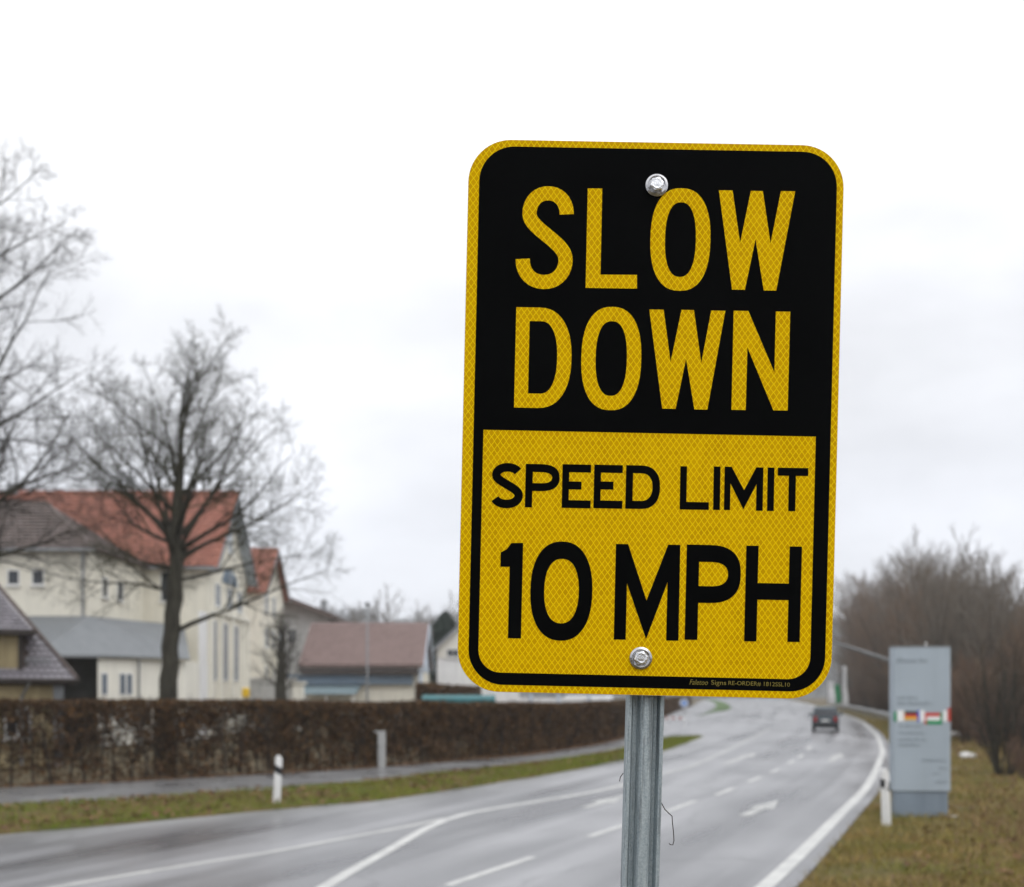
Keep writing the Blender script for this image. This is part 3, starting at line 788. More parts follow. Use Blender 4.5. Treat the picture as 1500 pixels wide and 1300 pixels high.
m = H2.mb(); m.tube([(-1.5, -0.05, EZ - 0.1), (-1.75, 0.3, EZ - 0.6), (-1.75, 0.32, 0)], 0.05, 8); m.build("downpipe", M["zinc"], H2.t)
m = H2.mb(); m.tube([(-1.65, 0.3, EZ + 0.72), (-0.85, 0.3, EZ + 0.72)], 0.022, 6); m.tube([(-1.65, 0.3, EZ + 0.60), (-0.85, 0.3, EZ + 0.60)], 0.018, 6)
for x in (-1.6, -1.35, -1.1, -0.88): m.tube([(x, 0.32, EZ + 0.4), (x, 0.3, EZ + 0.74)], 0.016, 5)
m.build("snow_guard", M["zinc"], roof)
m = H2.mb(); m.box(-9, -1.74, 0.25, 3.0, EZ + 0.15, 4.68); dorm = m.build("dormer", M["ochre"], H2.t)
m = H2.mb(); m.box(-2.62, -2.52, 0.17, 0.249, EZ + 0.25, 4.66); m.box(-1.86, -1.72, 0.17, 0.249, EZ + 0.25, 4.66); m.build("corner_post", M["dark_wood"], dorm)
dz = 4.72
vs = [(-9.6, -0.05, dz), (-1.33, -0.05, dz), (-1.33, 2.3, dz), (-9.6, 2.3, dz), (-9.6, 2.38, dz + 1.62), (-2.5, 2.38, dz + 1.62)]
m = H2.mb(); m.add(vs, [(0, 1, 5, 4), (1, 2, 5), (2, 3, 4, 5), (3, 0, 4), (3, 2, 1, 0)]); m.build("dormer_roof", M["brown_tile"], H2.t)
tile_field(H2, "dormer_tiles", M["slate_tile"], (-9.6, -0.05, dz + 0.01), (0.215, 0, 0), (0, 2.43 / 11, 1.62 / 11), 38, 11, inside=lambda a, b: (1 - a) * 8.27 > b * 1.2 + 0.02, lift=0.02)
m = H2.mb(); m.box(-9.6, -1.27, -0.18, -0.06, dz - 0.12, dz + 0.03); m.build("dormer_gutter", M["dark_wood"], H2.t)
m = H2.mb(); m.box(-9.6, -1.36, -0.03, 0.24, dz - 0.14, dz - 0.02); m.build("dormer_eaves", M["dark_wood"], H2.t)
window(H2, -4.1, -2.66, 3.42, 4.55, 0.25, frame=M["dark_wood"], glass=M["glass_dark"], bars=1, fw=0.1)
window(H2, -2.3, -1.45, 1.0, 2.1, 0.4, bars=1, fw=0.07)
window(H2, -4.6, -3.6, 1.0, 2.1, 0.4, bars=1, fw=0.07)

# ---- red-roofed house behind the cream building
H3 = House("red_roof_house", "smaller red-roofed house just behind the cream building's gable", "house", (-26, 90, 0))
gx = -21.0
m = H3.mb(); m.prism([(gx, 86, 0), (gx, 94, 0), (gx, 94, 11.4), (gx, 90, 15.1), (gx, 86, 11.4)], (-16, 0, 0)); m.build("wall", M["cream"], H3.t)
m = H3.mb()
for sgn in (-1, 1):
    ye = 90 + sgn * 4.5; m.prism([(gx + 0.5, 90, 15.1), (gx + 0.5, ye, 10.95), (gx + 0.5, ye, 11.1), (gx + 0.5, 90, 15.3)], (-17, 0, 0))
m.build("roof", M["red_tile"], H3.t)
tile_field(H3, "roof_tiles", M["red_tile"], (gx - 16, 85.5, 11.1), (0.35, 0, 0), (0, 4.5 / 14, 4.2 / 14), 46, 14)
m = H3.mb()
for sgn in (-1, 1): m.prism([(gx + 0.51, 90, 15.2), (gx + 0.51, 90 + sgn * 4.5, 11.05), (gx + 0.51, 90 + sgn * 4.5, 10.75), (gx + 0.51, 90, 14.85)], (0.06, 0, 0))
m.build("verge_board", M["grey_board"], H3.t)
for yc, z in ((87.5, 6.4), (90, 6.4), (92.5, 6.4), (87.5, 3.2), (90.2, 3.2), (87.5, 9.3), (90.2, 9.3)):
    window(H3, yc - 0.5, yc + 0.5, z, z + 1.7, gx, '+x', glass=M["glass_grey"] if z > 4 else M["glass_dark"], fw=0.09)

# ---- house with the dark projecting roof
H4 = House("dark_roof_house", "pale house with a dark projecting roof behind the bare tree", "house", (-23, 100, 0))
m = H4.mb(); m.prism([(-29, 100, 0), (-17.9, 100, 0), (-17.9, 100, 10.2), (-23.4, 100, 12.4), (-29, 100, 10.2)], (0, 10, 0)); m.build("wall", M["concrete"], H4.t)
m = H4.mb()
for sgn in (-1, 1):
    m.prism([(-23.4, 98.6, 12.6), (-23.4 + sgn * 6.6, 98.6, 10.0), (-23.4 + sgn * 6.6, 98.6, 9.55), (-23.4, 98.6, 12.0)], (0, 12.5, 0))
m.build("roof", M["brown_tile"], H4.t)
m = H4.mb(); m.box(-18.6, -18.0, 99.4, 99.7, 10.4, 11.6); m.build("chimney", M["grey_board"], H4.t)
for xc in (-21.5, -19.4): window(H4, xc - 0.5, xc + 0.5, 7.4, 8.9, 100)

# ---- bungalow with the pinkish roof
H5 = House("bungalow", "low bungalow with faded pinkish roof and blue boarding above cream walls", "house", (-12, 88, 0))
bx0, bx1 = -17.2, -7.7
m = H5.mb(); m.prism([(bx1, 86, 0), (bx1, 95, 0), (bx1, 95, 4.7), (bx1, 90.5, 8.2), (bx1, 86, 4.7)], (bx0 - bx1, 0, 0)); m.build("wall", M["cream"], H5.t)
m = H5.mb()
for sgn in (-1, 1):
    ye = 90.5 + sgn * 5.5
    m.prism([(bx1 + 0.35, 90.5, 8.55), (bx1 + 0.35, ye, 4.75), (bx1 + 0.35, ye, 4.9), (bx1 + 0.35, 90.5, 8.75)], (bx0 - bx1 - 0.9, 0, 0))
m.build("roof", M["pink_tile"], H5.t)
tile_field(H5, "roof_tiles", M["pink_tile"], (bx0 - 0.5, 85.0, 4.9), (0.3, 0, 0), (0, 5.5 / 18, 3.85 / 18), 34, 18)
m = H5.mb(); m.box(bx0 - 0.4, bx1 - 0.1, 84.9, 85.1, 4.2, 4.72); m.build("fascia", M["dark_wood"], H5.t)
m = H5.mb(); m.box(bx0 - 0.3, bx1 - 0.2, 85.2, 85.4, 4.1, 4.19); m.build("beam", M["pink_tile"], H5.t)
for i in range(5):
    m = H5.mb(); m.box(bx0 - 1.6, bx1 - 0.6, 85.45 + 0.012 * i, 85.98, 3.30 + 0.17 * (4 - i), 3.46 + 0.17 * (4 - i)); m.build("board", M["blue_board"], H5.t)
m = H5.mb(); m.prism([(-17.4, 82.5, 2.45), (-12.6, 82.5, 2.45), (-12.6, 85.95, 3.2), (-17.4, 85.95, 3.2)], (0, 0, 0.08)); m.build("porch_roof", M["porch_sheet"], H5.t)
m = H5.mb()
for x in (-17.2, -15, -12.8): m.box(x - 0.06, x + 0.06, 82.6, 82.72, 0, 2.44)
m.build("porch_post", M["frame_white"], H5.t)
m = H5.mb()
for sgn in (-1, 1):
    m.prism([(bx1 + 0.36, 90.5, 8.7), (bx1 + 0.36, 90.5 + sgn * 5.5, 4.87), (bx1 + 0.36, 90.5 + sgn * 5.5, 4.3), (bx1 + 0.36, 90.5, 8.1)], (0.08, 0, 0))
m.build("verge_board", M["blue_pale"], H5.t)
m = H5.mb(); m.prism([(bx1 + 0.003, 86.2, 4.4), (bx1 + 0.003, 94.8, 4.4), (bx1 + 0.003, 90.5, 7.9)], (0.06, 0, 0)); m.build("gable_boarding", M["blue_pale"], H5.t)
m = H5.mb(); m.box(bx1 - 0.05, bx1 + 0.25, 85.2, 85.5, 0, 4.6); m.build("corner_post", M["blue_pale"], H5.t)

# ---- white house mostly behind the sign
H6 = House("white_house", "white house with cream gable beside the bungalow, mostly behind the speed sign", "house", (-3, 97, 0))
m = H6.mb(); m.prism([(-7.1, 97, 0), (0.7, 97, 0), (0.7, 97, 7.0), (-3.2, 97, 10.6), (-7.1, 97, 7.0)], (0, 11, 0)); m.build("wall", M["white_wall"], H6.t)
m = H6.mb(); m.prism([(-7.0, 96.98, 5.9), (0.6, 96.98, 5.9), (0.6, 96.98, 6.9), (-3.2, 96.98, 10.4), (-7.0, 96.98, 6.9)], (0, -0.06, 0)); m.build("gable_boarding", M["cream_pale"], H6.t)
m = H6.mb()
for sgn in (-1, 1): m.prism([(-3.2, 96.3, 10.7), (-3.2 + sgn * 4.5, 96.3, 6.5), (-3.2 + sgn * 4.5, 96.3, 6.25), (-3.2, 96.3, 10.4)], (0, 12, 0))
m.build("roof", M["grey_board"], H6.t)
for xc in (-5.6, -3.4): window(H6, xc - 0.6, xc + 0.6, 5.95, 6.75, 96.9, bars=1)
window(H6, -2.2, -1.0, 3.2, 4.6, 97)

# ---- low boundary wall and gate pier
w = thing("boundary_wall", "low pale concrete wall with coping right of the cream building", "wall", (-15, 70, 0))
m = MB((-15, 70, 0)); m.box(-18.4, -14.75, 70, 70.25, 0, 3.45); m.build("wall_panel", M["concrete"], w)
m = MB((-15, 70, 0)); m.box(-18.4, -14.75, 69.94, 70.31, 3.45, 3.62); m.build("coping", M["stone"], w)
g = thing("gate_pier", "cream gate pier at the end of the low concrete wall", "pier", (-14.6, 70, 0))
m = MB(); m.box(-0.35, 0.35, -0.3, 0.3, 0, 3.2); m.build("shaft", M["cream_pale"], g)
m = MB(); m.box(-0.5, 0.5, -0.45, 0.45, 3.2, 3.34); m.build("cap", M["cream_pale"], g)
c = P(360, 1012, 52)
y_ = thing("yellow_letter_box", "small yellow box on a post at the corner of the cream building", "letter box", (c[0], 52, 0))
m = MB(); m.box(-0.17, 0.17, -0.15, 0.15, 2.35, 2.84); m.build("box", M["yellow"], y_, bevel=0.05)
m = MB(); m.tube([(0, 0, 0), (0, 0, 2.35)], 0.05, 8); m.build("post", M["zinc"], y_)

# ---- street lamp in front of the bungalow
c = P(538, 1015, 76)
sl_ = thing("street_lamp", "thin pale grey lamp post standing in front of the bungalow roof", "street lamp", (c[0], 76, 0))
m = MB(); m.tube([(0, 0, 0), (0, 0, 4), (0, 0, 9.0)], [0.095, 0.075, 0.045], 10); m.build("pole", M["grey_board"], sl_, smooth=True)
m = MB(); m.lathe([(0.06, 0), (0.22, 0.1), (0.26, 0.18), (0.16, 0.3), (0.02, 0.36)], 14, (0, 0, 9.0)); m.build("lamp_head", M["grey_board"], sl_, smooth=True)

# ------------------------------------------------------------------ vehicles
def vehicle(name, label, cat, loc, rotz, paint_m, kind="car", group=None):
    """rear of the vehicle faces local -y"""
    t = thing(name, label, cat, loc, rotz, group)
    if kind == "car":
        W2, LEN, zb, zr = 0.86, 4.1, 0.98, 1.66
        low = [(-2.05, 0.34), (-2.08, 0.62), (-2.02, 0.98), (-1.9, 1.02), (1.0, 1.0), (1.75, 0.86), (2.0, 0.7), (2.06, 0.4), (1.9, 0.25), (-1.9, 0.25)]
        cab = [(-1.92, 1.0), (-1.72, 1.5), (-1.55, 1.64), (-0.9, 1.7), (0.1, 1.66), (0.45, 1.55), (1.15, 1.0)]
    else:
        W2, LEN, zb, zr = 0.98, 5.0, 1.15, 2.35
        low = [(-2.5, 0.4), (-2.52, 0.8), (-2.48, 1.2), (1.6, 1.2), (2.3, 1.05), (2.5, 0.8), (2.52, 0.45), (2.35, 0.3), (-2.4, 0.3)]
        cab = [(-2.46, 1.2), (-2.4, 2.2), (-2.25, 2.36), (0.9, 2.38), (1.2, 2.25), (1.75, 1.2)]
    nb = len(low)
    m = MB(); m.add([(x * W2, y, z) for x in (-1, 1) for (y, z) in low],
                    [tuple(range(nb)), tuple(range(nb, 2 * nb))[::-1]] + [(i, (i + 1) % nb, nb + (i + 1) % nb, nb + i) for i in range(nb)])
    body = m.build("body", paint_m, t, bevel=0.07, seg=3, smooth=True)
    nc = len(cab); zc0, zc1 = cab[0][1], max(z for _, z in cab)
    def wz(z): return W2 * (0.97 - (0.17 if kind == "car" else 0.06) * (z - zc0) / (zc1 - zc0))
    m = MB(); m.add([(x * wz(z), y, z) for x in (-1, 1) for (y, z) in cab],
                    [tuple(range(nc)), tuple(range(nc, 2 * nc))[::-1]] + [(i, (i + 1) % nc, nc + (i + 1) % nc, nc + i) for i in range(nc)])
    m.build("cabin", paint_m, t, bevel=0.05, seg=2, smooth=True)
    # glass: rear window, windscreen, side windows
    def pane(pts, off, nm, mt=None):
        m = MB(); m.prism(pts, off); return m.build(nm, mt or M["glass_dark"], t)
    a, b = cab[0], cab[1]
    def onrear(k): return (a[0] + (b[0] - a[0]) * k, a[1] + (b[1] - a[1]) * k)
    (y0, z0), (y1, z1) = onrear(0.12), onrear(0.98)
    if kind == "car":
        pane([(-wz(z0) * 0.86, y0 - 0.012, z0), (wz(z0) * 0.86, y0 - 0.012, z0), (wz(z1) * 0.84, y1 - 0.012, z1), (-wz(z1) * 0.84, y1 - 0.012, z1)], (0, -0.01, 0), "rear_window", M["glass_dark"])
    a, b = cab[-1], cab[-2]
    (y0, z0), (y1, z1) = (a[0] + (b[0] - a[0]) * 0.1, a[1] + (b[1] - a[1]) * 0.1), (a[0] + (b[0] - a[0]) * 0.95, a[1] + (b[1] - a[1]) * 0.95)
    pane([(-wz(z0) * 0.9, y0 + 0.012, z0), (wz(z0) * 0.9, y0 + 0.012, z0), (wz(z1) * 0.88, y1 + 0.012, z1), (-wz(z1) * 0.88, y1 + 0.012, z1)], (0, 0.01, 0), "windscreen")
    spans = [(-1.6, -0.75), (-0.65, 0.25), (0.33, 0.75)] if kind == "car" else [(0.3, 1.2)]
    for sx in (-1, 1):
        for (ya, yb) in spans:
            zl, zh = zc0 + 0.06, zc1 - 0.14
            if yb > 0.5: pts = [(ya, zl), (yb + 0.1, zl), (ya + 0.1, zh - 0.15), (ya, zh - 0.1)]
            else: pts = [(ya, zl), (yb, zl), (yb, zh), (ya + 0.06, zh)]
            pane([(sx * (wz(z) + 0.006), y, z) for (y, z) in pts], (sx * 0.008, 0, 0), "side_window")
        # lamps, mirrors
        m = MB(); m.box(sx * W2 * 0.74 - 0.1, sx * W2 * 0.74 + 0.11, low[1][0] - 0.025, low[1][0] + 0.12, 0.68, 1.0); m.build("tail_lamp", M["lamp_red"], t, bevel=0.03)
        m = MB(); m.box(sx * 0.6 - 0.14, sx * 0.6 + 0.14, low[-4][0] - 0.2, low[-4][0] + 0.01 - 0.08, 0.62, 0.78); m.build("headlamp", M["reflector"], t, bevel=0.03)
        m = MB(); m.box(sx * (W2 + 0.13) - 0.1, sx * (W2 + 0.13) + 0.1, 0.72, 0.84, zc0 + 0.04, zc0 + 0.22); m.build("wing_mirror", paint_m, t, bevel=0.03)
        for yw in ((-1.28, 1.3) if kind == "car" else (-1.6, 1.6)):
            m = MB(); m.lathe([(0.2, -0.1), (0.31, -0.1), (0.33, -0.06), (0.33, 0.06), (0.31, 0.1), (0.2, 0.1)], 20)
            wh = m.build("wheel", M["tyre"], t, loc=(sx * (W2 - 0.1), yw, 0.33), rot=(0, R(90), 0))
            m = MB(); m.lathe([(0.02, -0.085), (0.2, -0.105), (0.2, 0.105), (0.02, 0.085)], 16); m.build("rim", M["rim"], wh)
    m = MB(); m.box(-W2 * 0.95, W2 * 0.95, low[1][0] - 0.09, low[1][0] + 0.1, 0.36, 0.58); m.build("bumper", M["black"], t, bevel=0.04)
    m = MB(); m.box(-0.26, 0.26, low[1][0] - 0.035, low[1][0], 0.70, 0.82); m.build("number_plate", M["plate"], t)
    return t
c = G(1209, 1071)
vehicle("car", "dark car with red tail lamps driving away along the wet road", "car", (c[0], c[1], 0), -R(17), M["car_dark"])
vehicle("van", "white van parked behind the long hedge just left of the sign post", "van", (5.6, 82, 0), R(70), M["car_white"], "van")

# ---- teal covered trailer behind the hedge
t = thing("trailer", "trailer under a teal tarpaulin behind the hedge, below the sign's lower left corner", "trailer", (-3.2, 62, 0))
m = MB(); m.box(-2.1, 2.1, -0.9, 0.9, 0.55, 1.5); m.build("cargo_body", M["zinc"], t, bevel=0.03)
m = MB(); m.prism([(-2.2, -0.98, 1.45), (-2.2, 0.98, 1.45), (-2.2, 0.95, 2.25), (-2.2, 0.3, 2.46), (-2.2, -0.3, 2.46), (-2.2, -0.95, 2.25)], (4.4, 0, 0)); m.build("tarpaulin", M["teal"], t, bevel=0.05, seg=2)
for sy_ in (-0.85, 0.85):
    m = MB(); m.lathe([(0.15, -0.09), (0.32, -0.09), (0.34, 0), (0.32, 0.09), (0.15, 0.09)], 16); m.build("wheel", M["tyre"], t, loc=(0, sy_, 0.34), rot=(R(90), 0, 0))
m = MB(); m.tube([(2.1, 0, 0.6), (3.4, 0, 0.55)], 0.05, 6); m.build("drawbar", M["zinc"], t)

# pale yard wall further right behind the hedge, with posts
w = thing("yard_wall", "long white yard wall with grey posts behind the hedge", "wall", (2.5, 76, 0))
m = MB(); m.box(-2.6, 3.4, 0, 0.2, 0, 2.2); m.build("wall_panel", M["white_wall"], w)
for x in (-1.1, 0.95, 3.2):
    m = MB(); m.box(x - 0.12, x + 0.12, -0.12, -0.003, 0, 2.5); m.build("post", M["blue_pale"], w)

# ------------------------------------------------------------------ roadside furniture
# grey-blue information pylon
c = G(1347, 1199)
py = thing("information_pylon", "tall grey-blue information pylon with a row of small flags beside the road", "pylon sign", (c[0], c[1], 0.05), R(-4))
PW, PH = 0.57, 3.48
m = MB(); m.box(-PW + 0.04, PW - 0.04, -0.13, 0.13, -0.15, 0.52); m.build("plinth", M["pylon_base"], py, bevel=0.01)
m = MB(); m.box(-PW, PW, -0.16, 0.16, 0.52, PH); pan = m.build("panel", M["pylon"], py, bevel=0.012)
m = MB(); m.box(-PW - 0.005, PW + 0.005, -0.165, 0.165, PH + 0.002, PH + 0.03); m.build("cap", M["grey_board"], py)
m = MB(); m.tube([(0.13, 0, PH), (0.13, 0, PH + 0.12)], 0.012, 6); m.build("finial", M["frame_white"], py)
FY = -0.163
def flat(name, x0, x1, z0, z1, mt, off=0.0, par=None):
    m = MB(); m.box(x0, x1, FY - off - 0.004, FY - off, z0, z1); return m.build(name, mt, par or pan)
# rows of small print (too small to read in the photograph)
def text_row(x0, x1, z, h, dark=True):
    m = MB(); x = x0
    while x < x1 - h * 0.3:
        wl_ = random.uniform(0.35, 0.75) * h
        if random.random() < 0.15: x += 0.4 * h; continue
        hh = h * random.choice([0.7, 0.7, 1.0])
        m.box(x, min(x + wl_, x1), FY - 0.003, FY, z, z + hh); x += wl_ + 0.16 * h
    m.build("lettering", M["print_grey"], pan)
text_row(-0.5, 0.1, 3.17, 0.09)
for z, x0, x1, h in ((2.42, -0.5, -0.08, .06), (2.30, -0.5, 0.2, .075), (1.84, -0.48, 0.0, .055), (1.70, -0.48, 0.05, .055), (1.56, -0.48, 0.08, .055), (1.45, -0.48, -0.02, .055),
                     (1.14, -0.02, 0.5, .05), (0.98, 0.35, 0.5, .05), (0.87, 0.18, 0.36, .05), (0.70, 0.26, 0.5, .05)):
    text_row(x0, x1, z, h)
fz0, fz1 = 1.96, 2.19
flat("flag_panel", -PW + 0.07, -0.36, fz0, fz1, M["f_white"]); flat("flag_panel", -0.05, 0.05, fz0, fz1, M["f_white"]); flat("flag_panel", 0.42, 0.50, fz0, fz1, M["f_white"])
flat("flag_stripe", -PW + 0.004, -PW + 0.06, fz0, fz1 - 0.03, M["f_green"])
flat("flag_stripe", PW - 0.06, PW - 0.004, fz0, fz1 + 0.05, M["f_red"])
x0, x1, q = -0.35, -0.10, (fz1 - 0.03 - fz0 - 0.02) / 3
flat("flag_stripe", x0, x1, fz0 + 0.03, fz0 + 0.03 + q, M["f_gold"]); flat("flag_stripe", x0, x1, fz0 + 0.03 + q, fz0 + 0.03 + 2 * q, M["f_red"]); flat("flag_stripe", x0, x1, fz0 + 0.03 + 2 * q, fz0 + 0.03 + 3 * q, M["f_black"])
flat("flag_stripe", x0 - 0.03, x0, fz0 + 0.03, fz0 + 0.03 + 3 * q, M["f_gold"])
flat("flag_stripe", -0.10, -0.05, fz0 - 0.01, fz1, M["f_blue"])
x0, x1, q = 0.09, 0.36, 0.08
flat("flag_stripe", x0, x1, fz0 - 0.06, fz0 - 0.06 + q, M["f_green"]); flat("flag_stripe", x0, x1, fz0 - 0.06 + q, fz0 + 0.02 + q, M["f_white"]); flat("flag_stripe", x0, x1, fz0 + 0.02 + q, fz0 + 0.10 + q, M["f_red"])
flat("flag_stripe", x0 - 0.04, x0, fz0 - 0.06, fz0 + 0.10 + q, M["f_red"]); flat("flag_stripe", x1, x1 + 0.04, fz0 - 0.06, fz0 + 0.10 + q, M["f_green"])
m = MB(); m.box(PW - 0.02, PW + 0.12, -0.25, -0.1, -0.05, 0.03); m.build("foot_stone", M["stone"], py)

# delineator posts
def delineator(label, loc, tilt, front):
    t = thing("delineator_post", label, "road marker post", loc)
    t.rotation_euler = (0, tilt, 0)
    def sec(z, w=0.085):       # rounded D-shaped hollow post
        return [(w * math.cos(a), 0.055 * math.sin(a) + (0.02 if math.sin(a) > 0 else 0), z) for a in np.linspace(0, 2 * math.pi, 14)[:-1]]
    zs = [0.0, 0.72, 1.0, 1.05, 1.09]; ws = [0.088, 0.084, 0.082, 0.066, 0.03]
    m = MB(); vs = []
    for z, w_ in zip(zs, ws):
        ring = sec(z, w_)
        vs += [(x, y, zz_ + (x * -0.35 if z > 0.9 else 0)) for x, y, zz_ in ring]
    n = 13
    fs = [(i * n + k, i * n + (k + 1) % n, (i + 1) * n + (k + 1) % n, (i + 1) * n + k) for i in range(len(zs) - 1) for k in range(n)]
    fs += [tuple(range(n))[::-1], tuple(range((len(zs) - 1) * n, len(zs) * n))]
    m.add(vs, fs); m.build("shaft", M["post_white"], t)
    m = MB(); vs = []
    for z0 in (0.69, 0.86):
        vs += [(x * 1.05, y * 1.08, z + x * -0.55) for x, y, z in sec(z0, 0.0865)]
    m.add(vs, [(k, (k + 1) % n, n + (k + 1) % n, n + k) for k in range(n)]); band = m.build("black_band", M["black"], t)
    if front:
        m = MB(); m.box(-0.025, 0.03, -0.066, -0.06, 0.7, 0.85); m.build("reflector", M["reflector"], t)
    m = MB(); m.box(-0.075, 0.075, -0.05, 0.07, -0.1, 0.005); m.build("foot", M["black"], t)
c = G(405, 1181); delineator("white marker post with black band on the left grass verge", (c[0], c[1], 0.06), R(3), False)
c = G(1299, 1214); delineator("white marker post standing just left of the grey-blue pylon", (c[0], c[1], 0.06), R(-2), True)

# white service post in the hedge
c = G(557, 1125)
t = thing("service_post", "white service cabinet post standing against the brown hedge", "post", (c[0], c[1], 0))
m = MB(); m.box(-0.07, 0.17, -0.1, 0.1, 0, 1.22); m.build("cabinet", M["concrete"], t, bevel=0.015)
m = MB(); m.box(-0.2, 0.18, -0.12, 0.12, 1.222, 1.27); m.build("lid", M["concrete"], t, bevel=0.01)

# slanting grey boom arm behind the pylon
t = thing("boom_arm", "long grey boom arm slanting down to a post behind the pylon", "barrier", (16.6, 42, 0))
a0, a1 = P(1212, 938, 42), P(1322, 974, 42)
m = MB((16.6, 42, 0)); M["arm_grey"] = mat("dull grey arm paint", (0.17, 0.175, 0.18), 0.7, 0.15, 2)
m.tube([a0, a1], [0.05, 0.095], 10); m.build("arm", M["arm_grey"], t, smooth=True)
m = MB((16.6, 42, 0)); m.tube([(a1[0], 42, -0.1), (a1[0], 42, a1[2] + 0.25)], 0.14, 10); m.build("post", M["gal"], t, smooth=True)

# guard rail on the outside of the bend
rail = thing("guard_rail", "galvanised guard rail curving along the grass behind the pylon", "guard rail", (22, 60, 0))
gp = []
for y in np.arange(48, 190, 4.0):
    x = xat(RE, y) + 2.3; gp.append((x, y, hz(x, y)))
m = MB((22, 60, 0))
prof = [(0, 0.48), (-0.07, 0.53), (-0.07, 0.58), (0, 0.63), (-0.07, 0.68), (-0.07, 0.73), (0, 0.78)]
vs, fs = [], []
for (x, y, z) in gp:
    for (o_, h_) in prof: vs.append((x + o_, y, z + h_))
k = len(prof)
for i in range(len(gp) - 1):
    for j in range(k - 1): fs.append((i * k + j, i * k + j + 1, (i + 1) * k + j + 1, (i + 1) * k + j))
m.add(vs, fs); m.build("beam", M["gal"], rail)
pm = MB(); pm.box(0.002, 0.1, -0.05, 0.05, -0.3, 0.72); p0 = pm.build("post", M["gal"], rail)
for i, (x, y, z) in enumerate(gp):
    if i == 0: p0.location = (x - 22, y - 60, z)
    else: share("post", p0.data, rail, (x - 22, y - 60, z))

# banners and signs at the far bend
def banner(label, px, ytop, d, mt, w, group=None):
    c = P(px, 1015, d); H_ = CAM_H + (1015 - ytop) / 1500 * d
    t = thing("banner_flag", label, "banner flag", (c[0], d, 0.1), 0, group)
    m = MB(); m.tube([(0, 0, 0), (0, 0, H_)], 0.05, 6); m.build("pole", M["zinc"], t)
    zs = np.linspace(1.1, H_ - 0.1, 8)
    vs = [(s_ * 0 + (0.06 if s_ == 0 else w + 0.1 * math.sin(z)), 0.12 * math.sin(z * 2.2 + s_), z) for z in zs for s_ in (0, 1)]
    vs2 = [(x, y + 0.02, z) for x, y, z in vs]; n = len(vs)
    fs = [(2 * i, 2 * i + 1, 2 * i + 3, 2 * i + 2) for i in range(7)] + [(n + 2 * i + 2, n + 2 * i + 3, n + 2 * i + 1, n + 2 * i) for i in range(7)]
    mk("cloth", vs + vs2, fs, mt, t)
banner("tall thin white banner flag at the far bend, before the thicket", 1234, 976, 118, M["f_white"], 0.55)
banner("short white banner flag at the far bend behind the dark car", 1212, 999, 130, M["f_white"], 0.9)
banner("green banner flag at the far bend, beside the short white one", 1222, 1003, 134, M["f_green"], 0.8)
c = G(1002, 1060)
t = thing("round_sign", "small round blue sign on a post at the side road", "road sign", (c[0], c[1], 0))
m = MB(); m.tube([(0, 0, 0), (0, 0, 2.0)], 0.04, 8); m.build("post", M["gal"], t)
m = MB(); m.lathe([(0.36, -0.012), (0.36, 0.012)], 24); disc = m.build("disc", M["f_white"], t, loc=(0, -0.06, 1.72), rot=(R(90), 0, 0))
m = MB(); m.lathe([(0.29, 0.013), (0.29, 0.018)], 24); m.build("face", M["sign_blue"], disc)
c = G(988, 1066)
t = thing("barrier", "low red and white barrier rail at the mouth of the side road", "barrier", (c[0], c[1], 0))
for i in range(6):
    m = MB(); m.box(-0.75 + i * 0.26, -0.75 + (i + 1) * 0.26 - 0.002, -0.03, 0.03, 0.62, 0.78); m.build("rail_section", M["rail_red"] if i % 2 == 0 else M["f_white"], t)
for x in (-0.7, 0.75):
    m = MB(); m.box(x - 0.04, x + 0.04, -0.035, 0.035, 0, 0.8); m.build("leg", M["f_white"], t)
# pale stones on the right verge
for (px, py_, s_, lb) in ((1399, 1084, 0.42, "pale stone lying on the right verge near the thicket"), (1417, 1114, 0.3, "flat pale stone lying in the grass right of the pylon")):
    c = G(px, py_); me = bmesh.new(); bmesh.ops.create_icosphere(me, subdivisions=2, radius=s_)
    for v_ in me.verts: v_.co *= 1 + 0.22 * math.sin(v_.co.x * 9 + v_.co.y * 13 + v_.co.z * 7); v_.co.z *= 0.5
    mesh = bpy.data.meshes.new("stone"); me.to_mesh(mesh); me.free(); mesh.materials.append(M["stone"])
    o = bpy.data.objects.new("stone", mesh); COL.objects.link(o); o.location = (c[0], c[1], hz(c[0], c[1]) + 0.1); tag(o, lb, "stone")

# ------------------------------------------------------------------ hedge
hedge = thing("hedge", "long clipped brown hedge along the footpath", "hedge", (-2, 38, 0))
hd = HE[(HE[:, 1] >= 14) & (HE[:, 1] <= 206)]
dist = np.r_[0, np.cumsum(np.linalg.norm(np.diff(hd, axis=0), axis=1))]
def hedge_pt(s_):
    x = np.interp(s_, dist, hd[:, 0]); y = np.interp(s_, dist, hd[:, 1])
    x2 = np.interp(s_ + 0.5, dist, hd[:, 0]); y2 = np.interp(s_ + 0.5, dist, hd[:, 1])
    t = np.stack([x2 - x, y2 - y], -1); t /= np.linalg.norm(t, axis=-1, keepdims=True) + 1e-9
    return x, y, t
def hedge_h(x, y): return np.interp(y, [20, 28, 34, 40, 46, 57, 75, 110, 206], [2.45, 2.44, 2.33, 2.22, 2.13, 2.1, 2.05, 2.0, 1.75]) + 0.05 * n2(x, y, 0.9)
